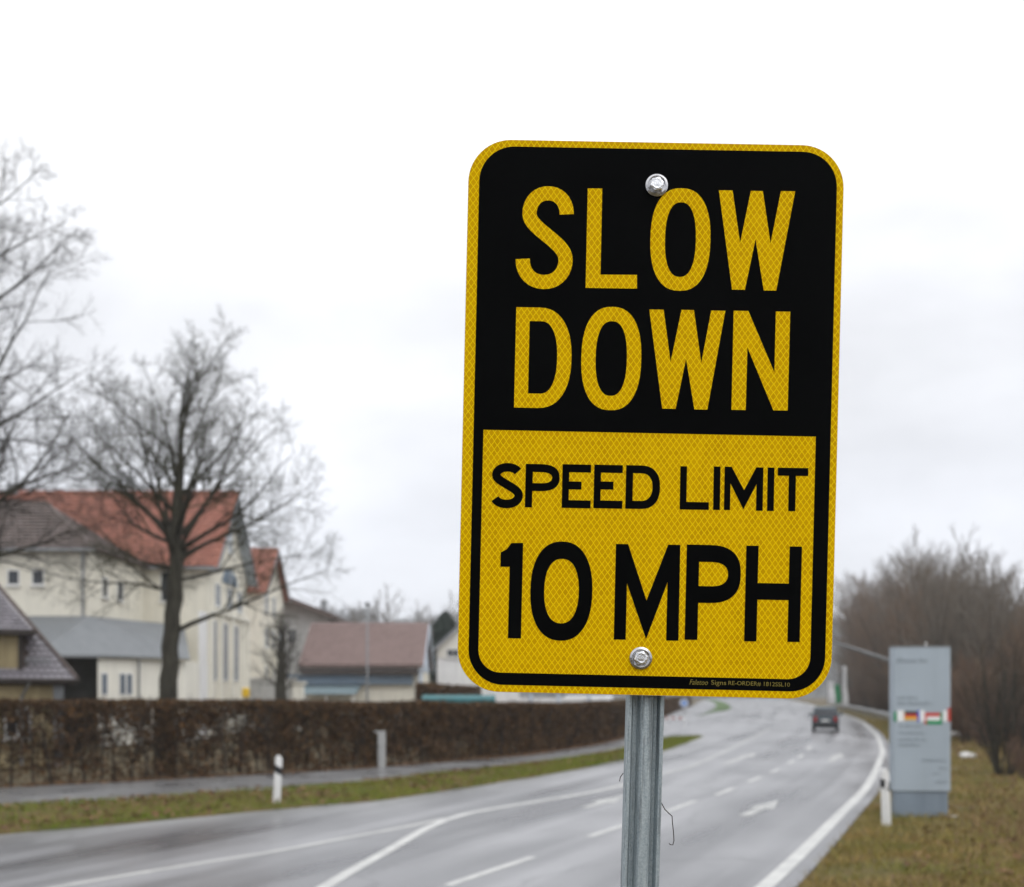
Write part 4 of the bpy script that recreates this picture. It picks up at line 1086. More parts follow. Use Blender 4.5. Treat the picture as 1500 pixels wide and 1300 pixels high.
def leaves(s_arr, size, th=0.9):
    n = len(s_arr)
    x, y, t = hedge_pt(s_arr)
    nrm = np.stack([-t[:, 1], t[:, 0]], -1)       # away from the road
    H_ = hedge_h(x, y)
    zf = rng.random(n) ** 0.8
    off = 0.12 + th * np.clip(rng.beta(0.8, 1.0, n), 0, 1) + 0.08 * n2(s_arr * 3, zf * 8)
    X = x + nrm[:, 0] * off; Y = y + nrm[:, 1] * off; Z = zf * H_
    c = np.stack([X, Y, Z], -1)
    # clumps and gaps: thin towards the foot, dense at the clipped top
    dens = 0.54 + 0.46 * n2(s_arr * 1.1, Z * 1.6) + 0.42 * n2(s_arr * 3.3, Z * 3.0) + 0.5 * (zf - 0.5)
    near_left = np.clip((s_arr - 22) / 12, 0, 1)
    keep = rng.random(n) < np.clip(dens * (0.66 + 0.46 * near_left) - 0.03 + 0.2 * near_left + 0.08 * np.clip(1.2 - Z, 0, 1) + 0.5 * np.clip(zf - 0.86, 0, 1) / 0.14, 0.10, 1)
    c = c[keep]; n = len(c)
    a = rng.normal(size=(n, 3)); a /= np.linalg.norm(a, axis=1)[:, None]
    b = np.cross(a, rng.normal(size=(n, 3))); b /= np.linalg.norm(b, axis=1)[:, None]
    sz_ = (size if np.isscalar(size) else size[keep]) * rng.uniform(0.6, 1.3, n)
    a *= sz_[:, None]; b *= sz_[:, None] * 0.6
    V = np.stack([c - a, c + b * 0.9, c + a, c - b], 1).reshape(-1, 3)
    return V
smax = dist[-1]
s_near = rng.uniform(0, 62, 270000)
s_far = 62 + (smax - 62) * rng.random(70000) ** 1.5
V = np.concatenate([leaves(s_near, 0.06), leaves(s_far, 0.09 + 0.0012 * (s_far - 62))])
V -= np.array([-2, 38, 0])
o = mk("foliage", V, np.arange(len(V)).reshape(-1, 4), M["hedge_leaf"], hedge); o["kind"] = "stuff"
T = Tubes()
for i in range(11000):
    s_ = rng.uniform(0, 75); x, y, t = hedge_pt(np.array([s_])); x, y, t = x[0], y[0], t[0]
    nr = np.array([-t[1], t[0]]); off = rng.uniform(0.15, 0.95); H_ = float(hedge_h(x, y))
    z = rng.uniform(0.25, 0.92) * H_
    d = np.array([t[0] * rng.normal(0, 0.6), t[1] * rng.normal(0, 0.6), 0]) + np.array([nr[0], nr[1], 0]) * rng.normal(0, 0.5) + np.array([0, 0, rng.uniform(0.2, 1.1)])
    L_ = min(rng.uniform(0.3, 0.8), (H_ - z) / max(0.2, d[2] / np.linalg.norm(d)) + 0.1)
    T.add(path_((x + nr[0] * off + 2, y + nr[1] * off - 38, z), d, L_, 4, 0.15, 0.05), np.linspace(0.009, 0.004, 4), 3)
o = T.build("twigs", M["hedge_twig"], hedge); o["kind"] = "stuff"
stem_meshes = []
for k in range(5):
    T = Tubes()
    q = path_((0, 0, 0), (rng.normal(0, .08), rng.normal(0, .08), 1), 2.05, 8, 0.06, 0.04)
    T.add(q, np.linspace(0.04, 0.012, 8), 6)
    for j in range(6):
        z0 = q[1 + j % 5 + 1]
        T.add(path_(z0, (rng.normal(0, 1), rng.normal(0, 0.5), 1.2), 0.9, 5, 0.12, 0.06), np.linspace(0.018, 0.006, 5), 4)
    o = T.build("stem", M["hedge_twig"], hedge); stem_meshes.append(o)
s_ = 8.0; k = 0
while s_ < 62:
    x, y, t = hedge_pt(np.array([s_])); nr = np.array([-t[0][1], t[0][0]]); off = rng.uniform(0.1, 0.45)
    loc = (x[0] + nr[0] * off + 2, y[0] + nr[1] * off - 38, -0.03)
    if k < 5: o = stem_meshes[k]
    else: o = share("stem", stem_meshes[k % 5].data, hedge)
    o.location = loc; o.rotation_euler = (0, 0, rng.uniform(0, 6.28)); o.scale = (1, 1, float(hedge_h(x[0], y[0])) / 2.45)
    s_ += rng.uniform(0.3, 0.62); k += 1

# second, lower hedge beyond (behind the trailer)
V = []
n = 9000
c = np.stack([rng.uniform(-6.8, -2.2, n), 72 + rng.uniform(0, 1.0, n), 3.25 * rng.random(n) ** 0.6 + 0.15 * rng.normal(size=n) * 0.5], -1)
c[:, 2] = np.clip(c[:, 2], 0, 3.3) - np.clip((c[:, 0] + 6.8) / 4.6, 0, 1) * 0.25
a = rng.normal(size=(n, 3)) * 0.06; b = rng.normal(size=(n, 3)) * 0.05
V = np.stack([c - a, c + b, c + a, c - b], 1).reshape(-1, 3)
o = mk("hedge", V, np.arange(len(V)).reshape(-1, 4), M["hedge_leaf"]); tag(o, "short brown hedge behind the teal trailer", "hedge")

# ------------------------------------------------------------------ grass, fallen leaves
def blades(x, y, z, h, w, m, name, lab_kind="stuff", lean=0.5):
    n = len(x)
    az_ = rng.uniform(0, 2 * np.pi, n)
    dx, dy = np.cos(az_) * w / 2, np.sin(az_) * w / 2
    lx, ly = rng.normal(0, lean, n) * h, rng.normal(0, lean, n) * h
    V = np.stack([np.stack([x - dx, y - dy, z - 0.01], -1), np.stack([x + dx, y + dy, z - 0.01], -1), np.stack([x + lx, y + ly, z + h], -1)], 1).reshape(-1, 3)
    o = mk(name, V, np.arange(3 * n).reshape(-1, 3), m); o["kind"] = lab_kind
    return o
# left verge
A, B_ = strip_between(LE, VE, 400)
n = 95000
i = rng.integers(110, 400, n); t = rng.beta(1.1, 1.1, n)
p = A[i] + (B_[i] - A[i]) * t[:, None] + rng.normal(0, 0.08, (n, 2))
patch = n2(p[:, 0], p[:, 1], 0.9)
keep = rng.random(n) < 0.7 + 0.4 * patch
p = p[keep]; dd = p[:, 1]
blades(p[:, 0], p[:, 1], 0.06 * np.ones(len(p)), rng.uniform(0.05, 0.13, len(p)), 0.012 + 0.0005 * dd, M["grass"], "grass")
n = 15000
i = rng.integers(100, 330, n); t = rng.beta(1.0, 0.9, n)
p = A[i] + (B_[i] - A[i]) * t[:, None]
q = n2(p[:, 0] + 3, p[:, 1], 0.6); p = p[rng.random(n) < np.clip(0.45 + 0.5 * q - 0.02 * (p[:, 1] - 24), 0, 1)]
def flakes(p, z, size, name):
    n = len(p); c = np.c_[p, z + rng.uniform(0.02, 0.11, n)]
    a = rng.normal(size=(n, 3)) * size * np.array([1, 1, 0.45]); b = rng.normal(size=(n, 3)) * size * np.array([0.8, 0.8, 0.45])
    V = np.stack([c - a, c + b, c + a, c - b], 1).reshape(-1, 3)
    o = mk(name, V, np.arange(len(V)).reshape(-1, 4), M["leaf_litter"]); o["kind"] = "stuff"
flakes(p, 0.06, 0.04, "fallen_leaves")
sl2 = rng.uniform(4, 60, 5000); x, y, t = hedge_pt(sl2)
flakes(np.c_[x, y] + rng.normal(0, 0.14, (5000, 2)), 0.0, 0.035, "fallen_leaves")
# right verge
n = 150000
y = 11 * np.exp(rng.random(n) * np.log(95 / 11)); u = rng.beta(1.0, 1.7, n) * np.minimum(26, y * 0.75)
x = xat(RE, y) + 0.5 + u + rng.normal(0, 0.06, n)
keep = rng.random(n) < 0.62 + 0.5 * n2(x, y, 0.7)
x, y = x[keep], y[keep]
blades(x, y, hz(x, y), rng.uniform(0.05, 0.16, len(x)), 0.011 + 0.0006 * y, M["grass_dry"], "grass", lean=0.7)
n = 14000
y = rng.uniform(-3, 11, n); x = xat(RE, y) + 0.5 + rng.beta(1, 1.6, n) * 9
blades(x, y, hz(x, y), rng.uniform(0.06, 0.16, n), 0.012, M["grass_dry"], "grass", lean=0.6)
n = 9000
y = 12 * np.exp(rng.random(n) * np.log(6)); x = xat(RE, y) + 1.5 + rng.beta(1.6, 1.2, n) * np.minimum(20, y * 0.6)
flakes(np.c_[x, y], hz(x, y), 0.035, "fallen_leaves")

n = 26000
y = 15 * np.exp(rng.random(n) * np.log(90 / 15)); u = 2.2 + rng.beta(1.3, 1.0, n) * np.minimum(13, y * 0.42)
x = xat(RE, y) + 0.5 + u
q = n2(x, y, 0.45) + 0.6 * n2(x, y, 1.7)
k_ = rng.random(n) < np.clip(0.30 + 0.8 * q + 0.05 * (u - 4), 0, 1); x, y = x[k_], y[k_]
M["bracken"] = mat("dead bracken and tall dry grass", (0.16, 0.095, 0.05), 0.9, 0.3, 0.7, spec=0.15, col2=(0.27, 0.19, 0.10), island=[(0.11, 0.07, 0.04), (0.20, 0.12, 0.06), (0.30, 0.22, 0.12)], imix=0.6)
blades(x, y, hz(x, y), rng.uniform(0.14, 0.42, len(x)), 0.014 + 0.0007 * y, M["bracken"], "dry_grass", lean=0.6)

# ------------------------------------------------------------------ thicket on the right
def multi_stem(nst, h, spread, lv, rbase, upright=0.05):
    T1, T2 = Tubes(), Tubes()
    for k in range(nst):
        azm = k * 2.4 + rng.uniform(0, 1)
        inc = rng.uniform(0.05, spread)
        L_ = h * rng.uniform(0.65, 1.0)
        q = path_((0.15 * math.cos(azm), 0.15 * math.sin(azm), -0.1), (math.sin(inc) * math.cos(azm), math.sin(inc) * math.sin(azm), math.cos(inc)), L_, 9, 0.06, upright)
        rr = np.linspace(rbase, 0.012, 9)
        T1.add(q, rr, 6)
        children_of(q, rr, lv[0]["n"], lv[0]["t0"], lv[0]["ang"], L_ * lv[0]["len"], lv[0]["seg"], lv[0]["wob"], lv[0]["trop"], 0.5, lv[0]["rmin"], lv[1:], T2, 3)
    return T1, T2
LT = [dict(n=21, ang=(0.45, 1.0), len=0.32, seg=5, wob=0.12, trop=0.12, rmin=0.022, t0=0.1), dict(n=6, ang=(0.35, 0.8), len=0.55, seg=4, wob=0.15, trop=0.1, rmin=0.014),
      dict(n=3, ang=(0.35, 0.8), len=0.6, seg=3, wob=0.15, trop=0.1, rmin=0.0095)]
LU = [dict(n=14, ang=(0.3, 0.8), len=0.38, seg=5, wob=0.12, trop=0.12, rmin=0.018, t0=0.12), dict(n=8, ang=(0.35, 0.8), len=0.5, seg=4, wob=0.15, trop=0.1, rmin=0.012)]
specs = [("bare_tree", "tall grey-brown bare tree in the roadside thicket", 5, 11.5, 0.34, LT, 0.11, "twig_grey", "tree"),
         ("bare_tree", "tall brown bare tree in the roadside thicket", 7, 10.5, 0.42, LT, 0.09, "twig_brown", "tree"),
         ("bare_tree", "tall slender bare tree in the roadside thicket", 3, 12.5, 0.22, LT, 0.12, "twig_grey", "tree"),
         ("bare_shrub", "many-stemmed brown bare shrub at the foot of the thicket", 13, 5.5, 0.62, LU, 0.05, "twig_brown", "shrub"),
         ("bare_shrub", "reddish many-stemmed bare shrub at the foot of the thicket", 12, 5.0, 0.6, LU, 0.045, "twig_red", "shrub")]
protos = []
for (nm, lb, ns, h, sp, lv, rb, tw_, cat) in specs:
    t = thing(nm, lb, cat, (0, 0, 0), 0, "bare trees and shrubs of the roadside thicket")
    T1, T2 = multi_stem(ns, h, sp, lv, rb)
    T1.build("trunk", M["trunk_far"], t); T2.build("crown", M[tw_], t); protos.append(t)
used = set()
def plant(k, x, y, sc, rz):
    px = 750 + 1500 * x / y
    where = "left of the pylon, behind the guard rail" if px < 1306 else ("directly behind the pylon" if px < 1388 else "right of the pylon")
    lb = ["tall grey-brown bare tree in the thicket ", "tall brown bare tree in the thicket ", "tall slender bare tree in the thicket ", "many-stemmed brown bare shrub in the thicket ", "reddish many-stemmed bare shrub in the thicket "][k] + where
    z = float(hz(np.array([x]), np.array([y]))[0]) - 0.05 if y < 225 else 0
    if k not in used:
        used.add(k); o = protos[k]; o.location = (x, y, z); o.rotation_euler = (0, 0, rz); o.scale = (sc, sc, sc); o["label"] = lb
    else: dup(protos[k], (x, y, z), rz, sc, lb)
rnd = random.Random(3)
# front row of shrubs along the edge of the thicket, taller trees behind
for i in range(38):
    y = 50 * math.exp(i / 38 * math.log(3.9)) + rnd.uniform(-1, 1)
    x = float(xat(RE, y)) + 4.6 + rnd.uniform(-0.4, 1.6)
    plant(3 if rnd.random() < 0.75 else 4, x, y, rnd.uniform(0.7, 1.05), rnd.uniform(0, 6))
for i in range(74):
    y = 52 * math.exp(i / 74 * math.log(3.8)) + rnd.uniform(-3, 3)
    x = float(xat(RE, y)) + 5.2 + rnd.uniform(0, 1) ** 1.6 * 11
    sc = float(np.interp(750 + 1500 * x / y, [1235, 1290, 1345, 1400, 1450, 1520], [0.087, 0.116, 0.130, 0.125, 0.106, 0.086])) * y + 2.6
    sc = sc / 10.6 * rnd.uniform(0.84, 1.0)
    plant(rnd.choice([0, 0, 0, 1, 1, 1, 2]), x, y, sc, rnd.uniform(0, 6))
for i in range(16):
    y = rnd.uniform(44, 62); x = float(xat(RE, y)) + 7.5 + rnd.uniform(0, 5)
    plant(rnd.choice([3, 3, 4]), x, y, rnd.uniform(0.9, 1.4), rnd.uniform(0, 6))
# low scrub at the right-hand edge of the verge
for (px, d, sc, lb) in ((1492, 37, 0.42, "low reddish scrub on the verge just behind the lone dark shrub"), (1440, 46, 0.36, "low reddish scrub in the grass between the pylon and the lone dark shrub"),
                        (1497, 29, 0.26, "small reddish scrub on the verge in front of the lone dark shrub"), (1420, 54, 0.34, "small reddish scrub at the foot of the thicket beside the pylon")):
    x = (px - 750) / 1500 * d
    dup(protos[4], (x, d, float(hz(np.array([x]), np.array([d]))[0]) - 0.03), px * 0.7, sc, lb, "low scrub on the right verge")
# the single shrub in front
c = G(1470, 1141)
t = thing("bare_shrub", "dark bare shrub standing alone on the verge right of the pylon", "shrub", (c[0], c[1], hz(np.array([c[0]]), np.array([c[1]]))[0] - 0.05))
LS = [dict(n=10, ang=(0.3, 0.75), len=0.38, seg=5, wob=0.12, trop=0.1, rmin=0.008, t0=0.15), dict(n=7, ang=(0.35, 0.8), len=0.5, seg=4, wob=0.15, trop=0.08, rmin=0.006)]
T1, T2 = multi_stem(17, 4.4, 0.5, LS, 0.04, 0.03)
T1.build("trunk", M["bark"], t); T2.build("crown", M["twig"], t)

# ------------------------------------------------------------------ far hills, woods, single far trees
hv, hf = [], []
nx = 60
for i in range(nx + 1):
    x = -1300 + 2600 * i / nx
    hgt = 42 + 14 * math.sin(x / 170 + 1.0) + 7 * math.sin(x / 61) + (10 if x < -100 else 0)
    for (y, k) in ((520, 0), (640, 0.75), (760, 1.0), (1000, 1.1), (1500, 0.6)):
        hv.append((x, y + 30 * math.sin(x / 90), -0.5 + hgt * k))
for i in range(nx):
    for j in range(4):
        a = i * 5 + j; hf.append((a, a + 5, a + 6, a + 1))
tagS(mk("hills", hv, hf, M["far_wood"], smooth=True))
hz_ = MB(); hz_.box(-3100, 3100, -3100, 3100, -1.1, 76)
haze = hz_.build("haze", None); haze["kind"] = "stuff"
hm = bpy.data.materials.new("haze"); hm.use_nodes = True
hn, hl = hm.node_tree.nodes, hm.node_tree.links
hn.remove(hn["Principled BSDF"])
pv = hn.new("ShaderNodeVolumePrincipled"); pv.inputs["Density"].default_value = 0.0005; pv.inputs["Color"].default_value = (0.97, 0.98, 1.0, 1)
hl.new(pv.outputs[0], hn["Material Output"].inputs["Volume"]); haze.data.materials.append(hm)
# a wood on the hill: thousands of small twiggy crowns read as one mass
n = 5200
cx = rng.uniform(-700, 500, n); cy = rng.uniform(500, 760, n)
def hill_z(x, y):
    hg = 42 + 14 * np.sin(x / 170 + 1.0) + 7 * np.sin(x / 61) + np.where(x < -100, 10, 0)
    yy = y - 30 * np.sin(x / 90)
    return -0.5 + hg * np.interp(yy, [520, 640, 760, 1000, 1500], [0, 0.75, 1.0, 1.1, 0.6])
cz = hill_z(cx, cy)
m_ = 22
cc = np.repeat(np.c_[cx, cy, cz + 1], m_, 0)
off = rng.normal(size=(n * m_, 3)) * np.array([3.0, 3.0, 3.4]) + np.array([0, 0, 6])
cc = cc + off
a = rng.normal(size=(n * m_, 3)); a[:, 2] = np.abs(a[:, 2]) * 2 + 1; a /= np.linalg.norm(a, axis=1)[:, None]; a *= 2.0
b = np.cross(a, rng.normal(size=(n * m_, 3))); b /= np.linalg.norm(b, axis=1)[:, None]; b *= 0.4
V = np.stack([cc - a, cc + b, cc + a, cc - b], 1).reshape(-1, 3)
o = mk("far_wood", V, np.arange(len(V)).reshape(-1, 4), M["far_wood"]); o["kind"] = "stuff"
# single trees beyond the bungalow
t0 = None
for k, (px, ytop, d, lb) in enumerate(((543, 872, 170, "bare tree rising behind the bungalow roof, left of the lamp post"), (520, 893, 180, "low bare tree behind the left half of the bungalow roof"),
                                       (575, 893, 175, "low bare tree behind the right half of the bungalow roof"), (610, 895, 185, "distant bare tree behind the right end of the bungalow"), (655, 872, 165, "slim bare tree behind the white house roof"), (490, 900, 190, "distant bare tree right of the dark-roofed house"))):
    c = P(px, 1015, d); H_ = CAM_H + (1015 - ytop) / 1500 * d
    if t0 is None:
        t0 = thing("bare_tree", lb, "tree", (c[0], d, 0), 0, "distant bare trees behind the houses")
        L3 = [dict(n=16, ang=(0.45, 1.0), len=0.34, seg=5, wob=0.14, trop=0.06, rmin=0.05, t0=0.12), dict(n=11, ang=(0.4, 1.0), len=0.55, seg=4, wob=0.16, trop=0.05, rmin=0.036)]
        T1, T2 = multi_stem(5, 16, 0.35, L3, 0.2)
        T1.build("trunk", M["trunk_far"], t0); T2.build("crown", M["twig_grey"], t0)
        t0.scale = (H_ / 16,) * 3
    else: dup(t0, (c[0], d, 0), k * 1.7, H_ / 16, lb)
# dark conifer hedge-trees beside the white house
def evergreen(label, px, ytop, d, rad):
    c = P(px, 1015, d); H_ = CAM_H + (1015 - ytop) / 1500 * d
    t = thing("evergreen_tree", label, "tree", (c[0], d, 0))
    m = MB(); m.tube([(0, 0, 0), (0, 0, H_ * 0.9)], [0.2, 0.03], 7); m.build("trunk", M["trunk_far"], t)
    n = 5200
    zf = rng.random(n); rr = rad * np.sqrt(np.clip(1 - zf ** 2.2, 0, 1)) * np.sqrt(rng.random(n)) * (0.9 + 0.16 * np.sin(zf * 23))
    q = rng.uniform(0, 6.28, n); cpt = np.stack([rr * np.cos(q), rr * np.sin(q), zf * H_], -1)
    a = rng.normal(size=(n, 3)) * 0.16; b = rng.normal(size=(n, 3)) * 0.13
    V = np.stack([cpt - a, cpt + b, cpt + a, cpt - b], 1).reshape(-1, 3)
    mk("crown", V, np.arange(len(V)).reshape(-1, 4), M["conifer"], t)
evergreen("dark evergreen between the bungalow and the white house", 652, 899, 112, 2.5)

# ------------------------------------------------------------------ THE SPEED SIGN
PX = 1.66 / 1500                                   # one sign unit (a pixel of the photograph at the sign)
SW, SH = 549.5, 810.0
Hm = np.array([[1.01041295, 2.07764833e-02, -697.684811], [-1.82182734e-02, 1.00400905, -192.314644], [1.23337761e-05, -7.14349646e-06, 1.0]])
def S(x, y):
    """spot on the photographed sign face -> local metres on the panel"""
    q = Hm @ np.array([x, y, 1.0]); u, v = q[0] / q[2], q[1] / q[2]
    return ((u - SW / 2) * PX, (SH / 2 - v) * PX)

def sheeting():
    m = bpy.data.materials.new("prismatic yellow sheeting"); m.use_nodes = True
    N, L = m.node_tree.nodes, m.node_tree.links
    b = N["Principled BSDF"]
    t = N.new("ShaderNodeTexCoord"); sp = N.new("ShaderNodeSeparateXYZ"); L.new(t.outputs["Object"], sp.inputs[0])
    def mth(op, a, bb=None):
        n = N.new("ShaderNodeMath"); n.operation = op
        for k, q in enumerate((a, bb)):
            if q is None: continue
            if isinstance(q, (int, float)): n.inputs[k].default_value = q
            else: L.new(q, n.inputs[k])
        return n.outputs[0]
    u = mth('MULTIPLY', sp.outputs["X"], 1 / (8.75 * PX)); v = mth('MULTIPLY', sp.outputs["Y"], 1 / (12.2 * PX))
    # gently bowed cells: add a little curvature so the diamonds are rounded
    su = mth('MULTIPLY', mth('SINE', mth('MULTIPLY', u, 2 * math.pi)), 0.03)
    a = mth('ADD', mth('ADD', u, v), su); c_ = mth('ADD', mth('SUBTRACT', u, v), su)
    da = mth('ABSOLUTE', mth('SUBTRACT', mth('FRACT', a), 0.5)); dc = mth('ABSOLUTE', mth('SUBTRACT', mth('FRACT', c_), 0.5))
    mxd = mth('MAXIMUM', da, dc)                        # 0.5 on the net, 0 in the cell centre
    fac = N.new("ShaderNodeMapRange"); fac.inputs["From Min"].default_value = 0.38; fac.inputs["From Max"].default_value = 0.46
    fac.interpolation_type = 'SMOOTHSTEP'; L.new(mxd, fac.inputs[0])
    # every cell a slightly different tone
    cell = N.new("ShaderNodeCombineXYZ"); L.new(mth('FLOOR', a), cell.inputs[0]); L.new(mth('FLOOR', c_), cell.inputs[1])
    wn_ = N.new("ShaderNodeTexWhiteNoise"); L.new(cell.outputs[0], wn_.inputs[0])
    bmap = N.new("ShaderNodeMapping"); bmap.inputs["Scale"].default_value = (3.0, 0.5, 1); L.new(t.outputs["Object"], bmap.inputs[0])
    big = N.new("ShaderNodeTexNoise"); big.inputs["Scale"].default_value = 7; big.inputs["Detail"].default_value = 4; L.new(bmap.outputs[0], big.inputs["Vector"])
    mixc = N.new("ShaderNodeMix"); mixc.data_type = 'RGBA'
    mixc.inputs[6].default_value = (0.56, 0.30, 0.0, 1); mixc.inputs[7].default_value = (0.70, 0.405, 0.0, 1)
    L.new(mth('ADD', mth('MULTIPLY', wn_.outputs[0], 0.55), mth('MULTIPLY', mth('SUBTRACT', big.outputs[0], 0.3), 1.1)), mixc.inputs["Factor"])
    net = N.new("ShaderNodeMix"); net.data_type = 'RGBA'
    net.inputs[7].default_value = (0.88, 0.63, 0.004, 1)
    L.new(fac.outputs[0], net.inputs["Factor"]); L.new(mixc.outputs[2], net.inputs[6])
    L.new(net.outputs[2], b.inputs["Base Color"])
    b.inputs["Roughness"].default_value = 0.6
    b.inputs["Specular IOR Level"].default_value = 0.03
    bp = N.new("ShaderNodeBump"); bp.inputs["Strength"].default_value = 0.12; bp.inputs["Distance"].default_value = 0.0006
    L.new(fac.outputs[0], bp.inputs["Height"]); L.new(bp.outputs[0], b.inputs["Normal"])
    return m
M["sheet"] = sheeting()
M["ink"] = mat("black sign ink", (0.003, 0.0033, 0.0036), 0.45, 0.2, 6, spec=0.015, rvar=0.08)
M["alu"] = mat("aluminium sheet", (0.5, 0.5, 0.5), 0.4, 0.1, 12, metal=0.8)
M["ink_gold"] = mat("dull gold print", (0.20, 0.16, 0.02), 0.6, 0.4, 220)
M["bolt_flange"] = mat("shade-darkened bolt flange", (0.45, 0.45, 0.465), 0.22, 0.35, 60, metal=0.95, bump=0.1, bscale=60, rvar=0.1)  # darker than the head: shadow ring round the hex put into the colour
M["bolt"] = mat("galvanised bolt", (0.74, 0.75, 0.78), 0.26, 0.3, 110, metal=0.9, bump=0.2, bscale=90, rvar=0.1)

def galvanised():
    m = bpy.data.materials.new("weathered galvanised steel"); m.use_nodes = True
    N, L = m.node_tree.nodes, m.node_tree.links
    b = N["Principled BSDF"]
    t = N.new("ShaderNodeTexCoord")
    def noise(sc, st, det=6, ro=0.6):
        q = N.new("ShaderNodeMapping"); q.inputs["Scale"].default_value = st; L.new(t.outputs["Object"], q.inputs[0])
        n = N.new("ShaderNodeTexNoise"); n.inputs["Scale"].default_value = sc; n.inputs["Detail"].default_value = det; n.inputs["Roughness"].default_value = ro
        L.new(q.outputs[0], n.inputs["Vector"]); return n
    fine = noise(260, (1, 1, 1), 4, 0.7); streak = noise(60, (1.3, 1, 0.09)); blot = noise(14, (1, 1, 0.35)); stain = noise(85, (1, 1, 0.06), 5, 0.7)
    r1 = N.new("ShaderNodeValToRGB"); e_ = r1.color_ramp.elements
    e_[0].position = 0.3; e_[0].color = (0.22, 0.275, 0.315, 1); e_[1].position = 0.7; e_[1].color = (0.54, 0.60, 0.62, 1)
    ad = N.new("ShaderNodeMath"); ad.operation = 'MULTIPLY_ADD'; ad.inputs[1].default_value = 0.38
    L.new(streak.outputs[0], ad.inputs[0])
    ad2 = N.new("ShaderNodeMath"); ad2.operation = 'MULTIPLY'; ad2.inputs[1].default_value = 0.62; L.new(fine.outputs[0], ad2.inputs[0]); L.new(ad2.outputs[0], ad.inputs[2])
    L.new(ad.outputs[0], r1.inputs[0])
    # dark run-down stains
    r2 = N.new("ShaderNodeMapRange"); r2.inputs["From Min"].default_value = 0.60; r2.inputs["From Max"].default_value = 0.68
    mu = N.new("ShaderNodeMath"); mu.operation = 'MULTIPLY_ADD'; mu.inputs[1].default_value = 0.3; L.new(blot.outputs[0], mu.inputs[0])
    mu2 = N.new("ShaderNodeMath"); mu2.operation = 'MULTIPLY'; mu2.inputs[1].default_value = 0.86; L.new(stain.outputs[0], mu2.inputs[0]); L.new(mu2.outputs[0], mu.inputs[2])
    L.new(mu.outputs[0], r2.inputs[0])
    mx = N.new("ShaderNodeMix"); mx.data_type = 'RGBA'; mx.inputs[7].default_value = (0.075, 0.085, 0.095, 1)
    sc_ = N.new("ShaderNodeMath"); sc_.operation = 'MULTIPLY'; sc_.inputs[1].default_value = 0.55; L.new(r2.outputs[0], sc_.inputs[0])
    L.new(sc_.outputs[0], mx.inputs["Factor"]); L.new(r1.outputs[0], mx.inputs[6])
    L.new(mx.outputs[2], b.inputs["Base Color"])
    b.inputs["Metallic"].default_value = 0.35; b.inputs["Roughness"].default_value = 0.55
    bp = N.new("ShaderNodeBump"); bp.inputs["Strength"].default_value = 0.35; bp.inputs["Distance"].default_value = 0.0008
    L.new(fine.outputs[0], bp.inputs["Height"]); L.new(bp.outputs[0], b.inputs["Normal"])
    return m
M["pole"] = galvanised()

sign = thing("speed_limit_sign", "large black and yellow slow down speed limit sign bolted to a galvanised post", "road sign", (0.147, 1.70, 0))
SO = (0.147, 1.70, 0)
sloc = (0.22407774 - SO[0], 1.66218322 - SO[1], 3.04366198 - SO[2])
srot = (math.pi / 2 + 0.00583377, 0.02302562, -0.00935137)

def rrect(x0, x1, y0, y1, r, n=14):
    out = []
    for (cx_, cy_, a0) in ((x1 - r, y1 - r, 0), (x0 + r, y1 - r, 90), (x0 + r, y0 + r, 180), (x1 - r, y0 + r, 270)):
        for k in range(n + 1):
            a = R(a0 + 90 * k / n); out.append((cx_ + r * math.cos(a), cy_ + r * math.sin(a)))
    return out

def flat_shape(name, loops, z, mt, th=0.0003, parent=None):
    """filled outline with holes, lying on the panel face"""
    cu = bpy.data.curves.new(name, 'CURVE'); cu.dimensions = '2D'; cu.fill_mode = 'BOTH'; cu.extrude = th / 2
    for lp in loops:
        sp = cu.splines.new('POLY'); sp.points.add(len(lp) - 1)
        for p, q in zip(sp.points, lp): p.co = (q[0], q[1], 0, 1)
        sp.use_cyclic_u = True
    tmp = bpy.data.objects.new(name, cu); COL.objects.link(tmp)
    dg = bpy.context.evaluated_depsgraph_get(); dg.update()
    me = bpy.data.meshes.new_from_object(tmp.evaluated_get(dg)); me.name = name
    bpy.data.objects.remove(tmp); bpy.data.curves.remove(cu)
    me.materials.clear(); me.materials.append(mt)
    o = bpy.data.objects.new(name, me); COL.objects.link(o)
    o.parent = parent; o.location = (0, 0, z)
    return o

hw, hh = SW / 2 * PX, SH / 2 * PX
# the aluminium blank with its sheeting
out = rrect(-hw, hw, -hh, hh, 62 * PX)
bl = MB(); bl.prism([(x, y, -0.003) for x, y in out], (0, 0, 0.003))
panel = bl.build("sign_panel", M["alu"], sign, loc=sloc, rot=srot)
out2 = rrect(-hw + 0.0004, hw - 0.0004, -hh + 0.0004, hh - 0.0004, 62 * PX)
sheet = flat_shape("sheeting", [out2], 0.0003, M["sheet"], 0.0004, panel)
# black field: rounded border, with the yellow lower field left open
bx0, by1 = S(698.5, 400)[0], S(950, 219)[1]
bx1 = S(1222.5, 400)[0]; by0 = S(940, 1008)[1]
outer = rrect(bx0, bx1, by0, by1, 51 * PX)
ix0, iy1 = S(704.5, 800)[0], S(950, 635.3)[1]
ix1, iy0 = S(1191, 800)[0], S(950, 990.6)[1]
rr_ = 33 * PX
inner = [(ix0, iy1), (ix1, iy1)]
for k in range(13):
    a = R(0 - 90 * k / 12); inner.append((ix1 - rr_ + rr_ * math.cos(a), iy0 + rr_ + rr_ * math.sin(a)))
for k in range(13):
    a = R(270 - 90 * k / 12); inner.append((ix0 + rr_ + rr_ * math.cos(a), iy0 + rr_ + rr_ * math.sin(a)))

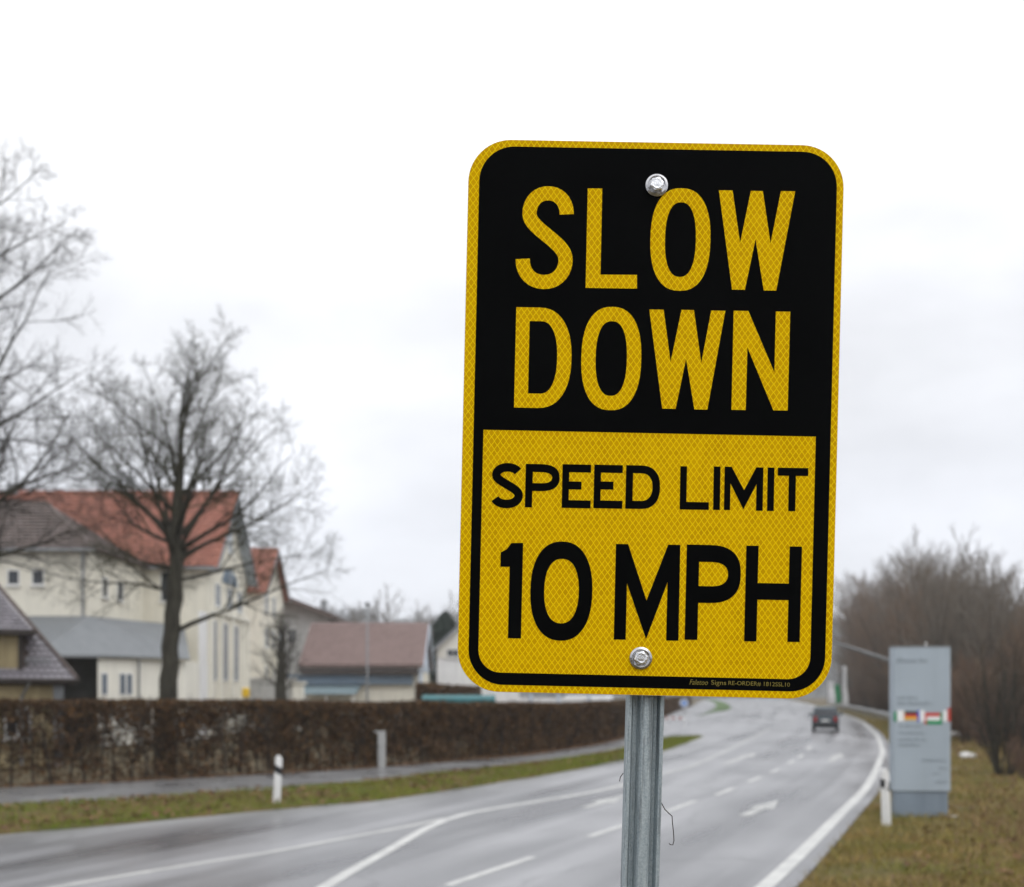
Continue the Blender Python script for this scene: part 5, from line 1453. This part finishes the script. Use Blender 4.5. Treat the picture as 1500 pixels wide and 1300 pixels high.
def poly(pts): return [S(*p) for p in pts]
def box_of(l, r, t, b):
    """photo extents of an upright glyph -> local x0,x1,y0,y1 (rotation of the face taken out at its centre)"""
    cx_, cy_ = (l + r) / 2, (t + b) / 2
    return S(l, cy_)[0], S(r, cy_)[0], S(cx_, b)[1], S(cx_, t)[1]
def sell(x0, x1, y0, y1, e_=2.35, n=56):
    cx_, cy_, a, b = (x0 + x1) / 2, (y0 + y1) / 2, (x1 - x0) / 2, (y1 - y0) / 2
    o = []
    for k in range(n):
        q = 2 * math.pi * k / n; c_, s_ = math.cos(q), math.sin(q)
        o.append((cx_ + a * math.copysign(abs(c_) ** (2 / e_), c_), cy_ + b * math.copysign(abs(s_) ** (2 / e_), s_)))
    return o
def stroke(pts, w):
    pts = np.array(pts); t = np.gradient(pts, axis=0); t /= np.linalg.norm(t, axis=1)[:, None]; n = np.c_[-t[:, 1], t[:, 0]]
    return [tuple(p) for p in (pts + n * w / 2)] + [tuple(p) for p in (pts - n * w / 2)[::-1]]
def arc(cx_, cy_, a, b, d0, d1, n=20, e_=2.0):
    o = []
    for k in range(n + 1):
        q = R(d0 + (d1 - d0) * k / n); c_, s_ = math.cos(q), math.sin(q)
        o.append((cx_ + a * math.copysign(abs(c_) ** (2 / e_), c_), cy_ + b * math.copysign(abs(s_) ** (2 / e_), s_)))
    return o
def glyph_O(l, r, t, b, il, ir, it, ib, e_=2.35):
    return [sell(*box_of(l, r, t, b), e_), sell(*box_of(il, ir, it, ib), e_)]
def dee(l, r, t, b, e_=2.3, n=24):
    """D outline inside a box in local coordinates, straight left side"""
    x0, x1, y0, y1 = l, r, t, b
    cx_ = x0 + (x1 - x0) * 0.42
    o = [(x0, y0)] + arc(cx_, (y0 + y1) / 2, x1 - cx_, (y1 - y0) / 2, -90, 90, n, e_) + [(x0, y1)]
    return o
def bez(p0, p1, p2, p3, n=16):
    t = np.linspace(0, 1, n)[:, None]; p0, p1, p2, p3 = map(np.array, (p0, p1, p2, p3))
    return ((1 - t) ** 3 * p0 + 3 * (1 - t) ** 2 * t * p1 + 3 * (1 - t) * t * t * p2 + t ** 3 * p3)
def ess(l, r, t, b, w, lt=0.0, e_=2.2, ang_t=0, ang_b=180):
    x0, x1, y0, y1 = box_of(l, r, t, b)
    w = w * PX; h = y1 - y0
    xc0, xc1 = x0 + w / 2, x1 - w / 2
    yt, yb = y1 - w / 2, y0 + w / 2
    ht = h * 0.27
    cyT, cyB = yt - (ht - w / 2), yb + (h * 0.29 - w / 2)
    xl_top = xc0 + lt * (x1 - x0)               # the upper bowl starts a little further right than the lower hook
    cT = (xl_top + xc1) / 2; cB = (xc0 + xc1) / 2
    up_ = arc(cT, cyT, (xc1 - xl_top) / 2, yt - cyT, ang_t, 180, 18, e_)
    dn = arc(cB, cyB, (xc1 - xc0) / 2, cyB - yb, 0, -ang_b, 18, e_)
    mid = bez(up_[-1], (up_[-1][0], cyT - h * 0.15), (dn[0][0], cyB + h * 0.17), dn[0], 16)
    pts = np.array(list(up_) + [tuple(q) for q in mid[1:-1]] + list(dn))
    return [stroke(pts, w)]

YL, BL = [], []                       # yellow letters on black, black letters on yellow
# SLOW
YL.append(("S", ess(755.3, 838.8, 273.7, 424.5, 20.8, 0.10, 2.15)))
YL.append(("L", [poly([(860, 277), (881.2, 277.2), (878.8, 403.4), (932.2, 403.8), (932.2, 424), (857, 422.8)])]))
YL.append(("O", glyph_O(951.8, 1039.8, 276.8, 427.3, 973.2, 1018.4, 297.5, 407.0, 2.4)))
YL.append(("W", [poly([(1052.2, 279.9), (1072.3, 280.1), (1083.3, 357.4), (1099.1, 280.8), (1116.7, 281.1), (1128, 358.2), (1143.2, 281.2), (1164.2, 281.4), (1136.4, 427.2), (1118.1, 427), (1106, 352), (1090.4, 425.9), (1071.6, 425.6)])]))
# DOWN
d0 = box_of(754.2, 836.6, 451.6, 598.6); d1 = box_of(774.2, 815.6, 471.6, 577.6)
YL.append(("D", [dee(*d0), dee(*d1)]))
YL.append(("O", glyph_O(850.9, 938.6, 450.6, 602.0, 871.8, 917.6, 471.6, 581.0, 2.4)))
YL.append(("W", [poly([(950.4, 454.6), (971.3, 454.9), (981.6, 532.0), (997.5, 455.2), (1015.7, 455.6), (1026.5, 533.2), (1041.1, 456.3), (1061.8, 456.7), (1035.5, 601.4), (1016.5, 601.1), (1004.3, 527), (989.0, 600.2), (969.4, 599.8)])]))
YL.append(("N", [poly([(1074, 456.6), (1095.5, 457), (1133.9, 547.4), (1135.9, 457.8), (1157, 458.2), (1153.3, 603), (1132.4, 602.8), (1094.2, 510.5), (1091.7, 602.2), (1070.8, 601.8)])]))
# SPEED LIMIT
BL.append(("S", ess(717.8, 766.2, 678.6, 744.6, 12.4, 0.055, 2.1, ang_t=28, ang_b=156)))
def pee(l, r, t, b, bowl, stem_w, il, ir, it, ib):
    x0, x1, y0, y1 = box_of(l, r, t, b)
    cx_ = (l + r) / 2
    yb_ = S(cx_, bowl)[1]
    ow = dee(x0, x1, yb_, y1, 2.5)
    outl = [(x0, y0), (x0 + stem_w * PX, y0), (x0 + stem_w * PX, yb_)] + ow[1:-1] + [(x0, y1)]
    return [outl, dee(*box_of(il, ir, it, ib), 2.4)]
def eee(l, r, t, b, sw_, arm, mt_, mb_, mr):
    x0, x1, y0, y1 = box_of(l, r, t, b); s_ = sw_ * PX; a = arm * PX; cx_ = (l + r) / 2
    ym1, ym0, xm = S(cx_, mt_)[1], S(cx_, mb_)[1], S(mr, (t + b) / 2)[0]
    return [[(x0, y0), (x1, y0), (x1, y0 + a), (x0 + s_, y0 + a), (x0 + s_, ym0), (xm, ym0), (xm, ym1), (x0 + s_, ym1), (x0 + s_, y1 - a), (x1 - 0.5 * PX, y1 - a), (x1 - 0.5 * PX, y1), (x0, y1)]]
BL.append(("P", pee(769.4, 819.2, 680.4, 743.9, 719.8, 10.4, 780.2, 808.6, 692.0, 708.4)))
BL.append(("E", eee(823.2, 865.4, 681.0, 744.8, 10, 11.4, 706.0, 717.6, 851.4)))
BL.append(("E", eee(869.6, 911.8, 681.8, 745.4, 10, 11.4, 706.2, 717.8, 898.2)))
BL.append(("D", [dee(*box_of(916.2, 966.4, 682.8, 746.4), 2.4), dee(*box_of(926.6, 955.4, 694.2, 734.8), 2.3)]))
BL.append(("L", [poly([(996.2, 684), (1006, 684.2), (1005, 736.3), (1038, 737), (1037.8, 748), (995.2, 747.2)])]))
BL.append(("I", [poly([(1045.2, 684.6), (1055, 684.8), (1054, 748.2), (1044.2, 748)])]))
BL.append(("M", [poly([(1061.2, 684.9), (1071.4, 685.2), (1089.6, 719.4), (1107.6, 686.0), (1118, 686.3), (1116.8, 749.6), (1107, 749.4), (1107.9, 710.5), (1088.5, 747.4), (1069.6, 709.3), (1069, 748.4), (1060, 748.2)])]))
BL.append(("I", [poly([(1124.3, 686.3), (1134.1, 686.6), (1133, 750), (1123.2, 749.8)])]))
BL.append(("T", [poly([(1139.2, 686.6), (1183.8, 687.4), (1183.6, 698.9), (1165.6, 698.6), (1164.6, 750.4), (1154.3, 750.2), (1155.3, 698.4), (1139, 698.1)])]))
# 10 MPH
BL.append(("1", [poly([(749.2, 795.6), (766.4, 795.4), (763.4, 934.8), (744.4, 934.4), (746.8, 830.2), (733.3, 830.0), (733.6, 809.2), (742.5, 804.5)])]))
BL.append(("0", glyph_O(777, 867.6, 793.6, 938.4, 797.2, 847.8, 818.8, 913.2, 2.3)))
BL.append(("M", [poly([(902.0, 797.4), (919.9, 797.8), (946.8, 880.3), (978.5, 798.8), (996.2, 799.2), (993.6, 939.2), (975.6, 938.8), (977.6, 853.6), (946.2, 936.8), (918.2, 855.0), (916.4, 937.4), (899.0, 937.0)])]))
BL.append(("P", pee(1004.2, 1084.2, 799.6, 938.8, 884.4, 18.6, 1023.4, 1066.2, 824.4, 860.0)))
BL.append(("H", [poly([(1093, 800.6), (1111, 801.0), (1109.6, 855.4), (1155.2, 856.4), (1156.6, 802.0), (1174.6, 802.4), (1171.2, 942), (1153.2, 941.6), (1154.8, 880.6), (1109.2, 879.6), (1107.8, 940.8), (1089.8, 940.4)])]))
field = flat_shape("black_field", [outer, inner], 0.0008, M["ink"], 0.0003, panel)
for nm, lp in YL:
    flat_shape("letter", lp, 0.0013, M["sheet"], 0.0003, panel)
for nm, lp in BL:
    flat_shape("digit" if nm in "10" else "letter", lp, 0.0008, M["ink"], 0.0003, panel)
def tiny(txt, px, py_, size, shear, mt, wid):
    cu = bpy.data.curves.new("small_print", 'FONT'); cu.body = txt; cu.size = size; cu.shear = shear; cu.align_x = 'LEFT'; cu.resolution_u = 3
    tmp = bpy.data.objects.new("small_print", cu); COL.objects.link(tmp)
    dg = bpy.context.evaluated_depsgraph_get(); dg.update()
    me = bpy.data.meshes.new_from_object(tmp.evaluated_get(dg)); bpy.data.objects.remove(tmp)
    xs = [v_.co.x for v_ in me.vertices]; k = wid * PX / (max(xs) - min(xs))
    for v_ in me.vertices: v_.co.x *= k
    me.materials.clear(); me.materials.append(mt)
    o = bpy.data.objects.new("small_print", me); COL.objects.link(o); o.parent = panel
    p = S(px, py_); o.location = (p[0], p[1], 0.0012)
    o.rotation_euler = (0, 0, -0.0055)
tiny("Faletoo", 1009, 1003.4, 11.2 * PX, 0.28, M["ink_gold"], 27)
tiny("Signs", 1041, 1003.6, 9.6 * PX, 0, M["ink_gold"], 22)
tiny("RE-ORDER# 1812SSL10", 1066, 1004.2, 8.6 * PX, 0, M["ink_gold"], 90)
# bolts: flanged hex heads
for (bx, by) in ((960.8, 273.3), (938.4, 964.6)):
    p = S(bx, by)
    rW = 16.6 * PX
    m = MB(); m.lathe([(rW * 0.98, 0.001), (rW, 0.0028), (rW * 0.985, 0.0038), (rW * 0.80, 0.0056), (rW * 0.745, 0.0052), (rW * 0.735, 0.0024), (rW * 0.3, 0.0024)], 40)
    b_ = m.build("bolt", M["bolt_flange"], sign, loc=(0, 0, 0), smooth=False)
    b_.parent = panel; b_.location = (p[0], p[1], 0)
    m = MB(); hx_ = []
    for (r_, z) in ((rW * 0.66, 0.0022), (rW * 0.66, 0.0088), (rW * 0.58, 0.0098)):
        hx_ += [(r_ * math.cos(R(60 * k + 12)), r_ * math.sin(R(60 * k + 12)), z) for k in range(6)]
    m.add(hx_, [(i * 6 + k, i * 6 + (k + 1) % 6, (i + 1) * 6 + (k + 1) % 6, (i + 1) * 6 + k) for i in range(2) for k in range(6)] + [tuple(range(12, 18))])
    m.build("bolt_head", M["bolt"], b_, bevel=0.0009, seg=2)
    m = MB(); m.lathe([(rW * 0.50, 0.0097), (rW * 0.47, 0.0104), (rW * 0.38, 0.0099), (rW * 0.1, 0.0095)], 30); m.build("bolt_crown", M["bolt"], b_, smooth=True)
# the post: rolled galvanised channel with a proud centre rib and folded edges
sec = [(-0.0310, 0.012), (-0.0300, -0.012), (-0.0270, -0.0150), (-0.0235, -0.0135), (-0.0195, 0.0010), (-0.0125, 0.0020), (-0.0085, -0.0140), (-0.0055, -0.0185),
       (0.0075, -0.0185), (0.0112, -0.0140), (0.0150, 0.0020), (0.0200, 0.0010), (0.0240, -0.0135), (0.0275, -0.0150), (0.0303, -0.012), (0.0312, 0.012)]
back = [(x * 0.93, y + 0.0065) for x, y in sec][::-1]
loop = sec + back
lean = 0.0286
m = MB()
zs = np.r_[-0.4, np.linspace(0, 3.44, 24)]
vs = [(x + lean * z, y, z) for z in zs for (x, y) in loop]
n = len(loop)
fs = [(i * n + k, i * n + (k + 1) % n, (i + 1) * n + (k + 1) % n, (i + 1) * n + k) for i in range(len(zs) - 1) for k in range(n)] + [tuple(range(n))[::-1], tuple(range((len(zs) - 1) * n, len(zs) * n))]
m.add(vs, fs); post = m.build("post", M["pole"], sign)

# two thin dry stalks caught on the post
def wire(label, pts, r):
    pts = [P(px, py_, 1.69) for px, py_ in pts]
    T = MB(); T.tube(pts, r, 5); o = T.build("dry_stalk", M["hedge_twig"]); tag(o, label, "stalk")
wire("thin dark stalk hanging in a hook from the right side of the sign post", [(966, 1170), (969, 1177), (974, 1186), (979, 1191), (984.5, 1196), (985, 1206), (986.6, 1219), (987.2, 1232), (985.5, 1238), (982, 1237.6), (980, 1235.8)], 0.0008)
wire("tiny broken stalk on the left side of the sign post", [(913, 1133), (910.5, 1136), (908.6, 1139), (907.6, 1145)], 0.0007)
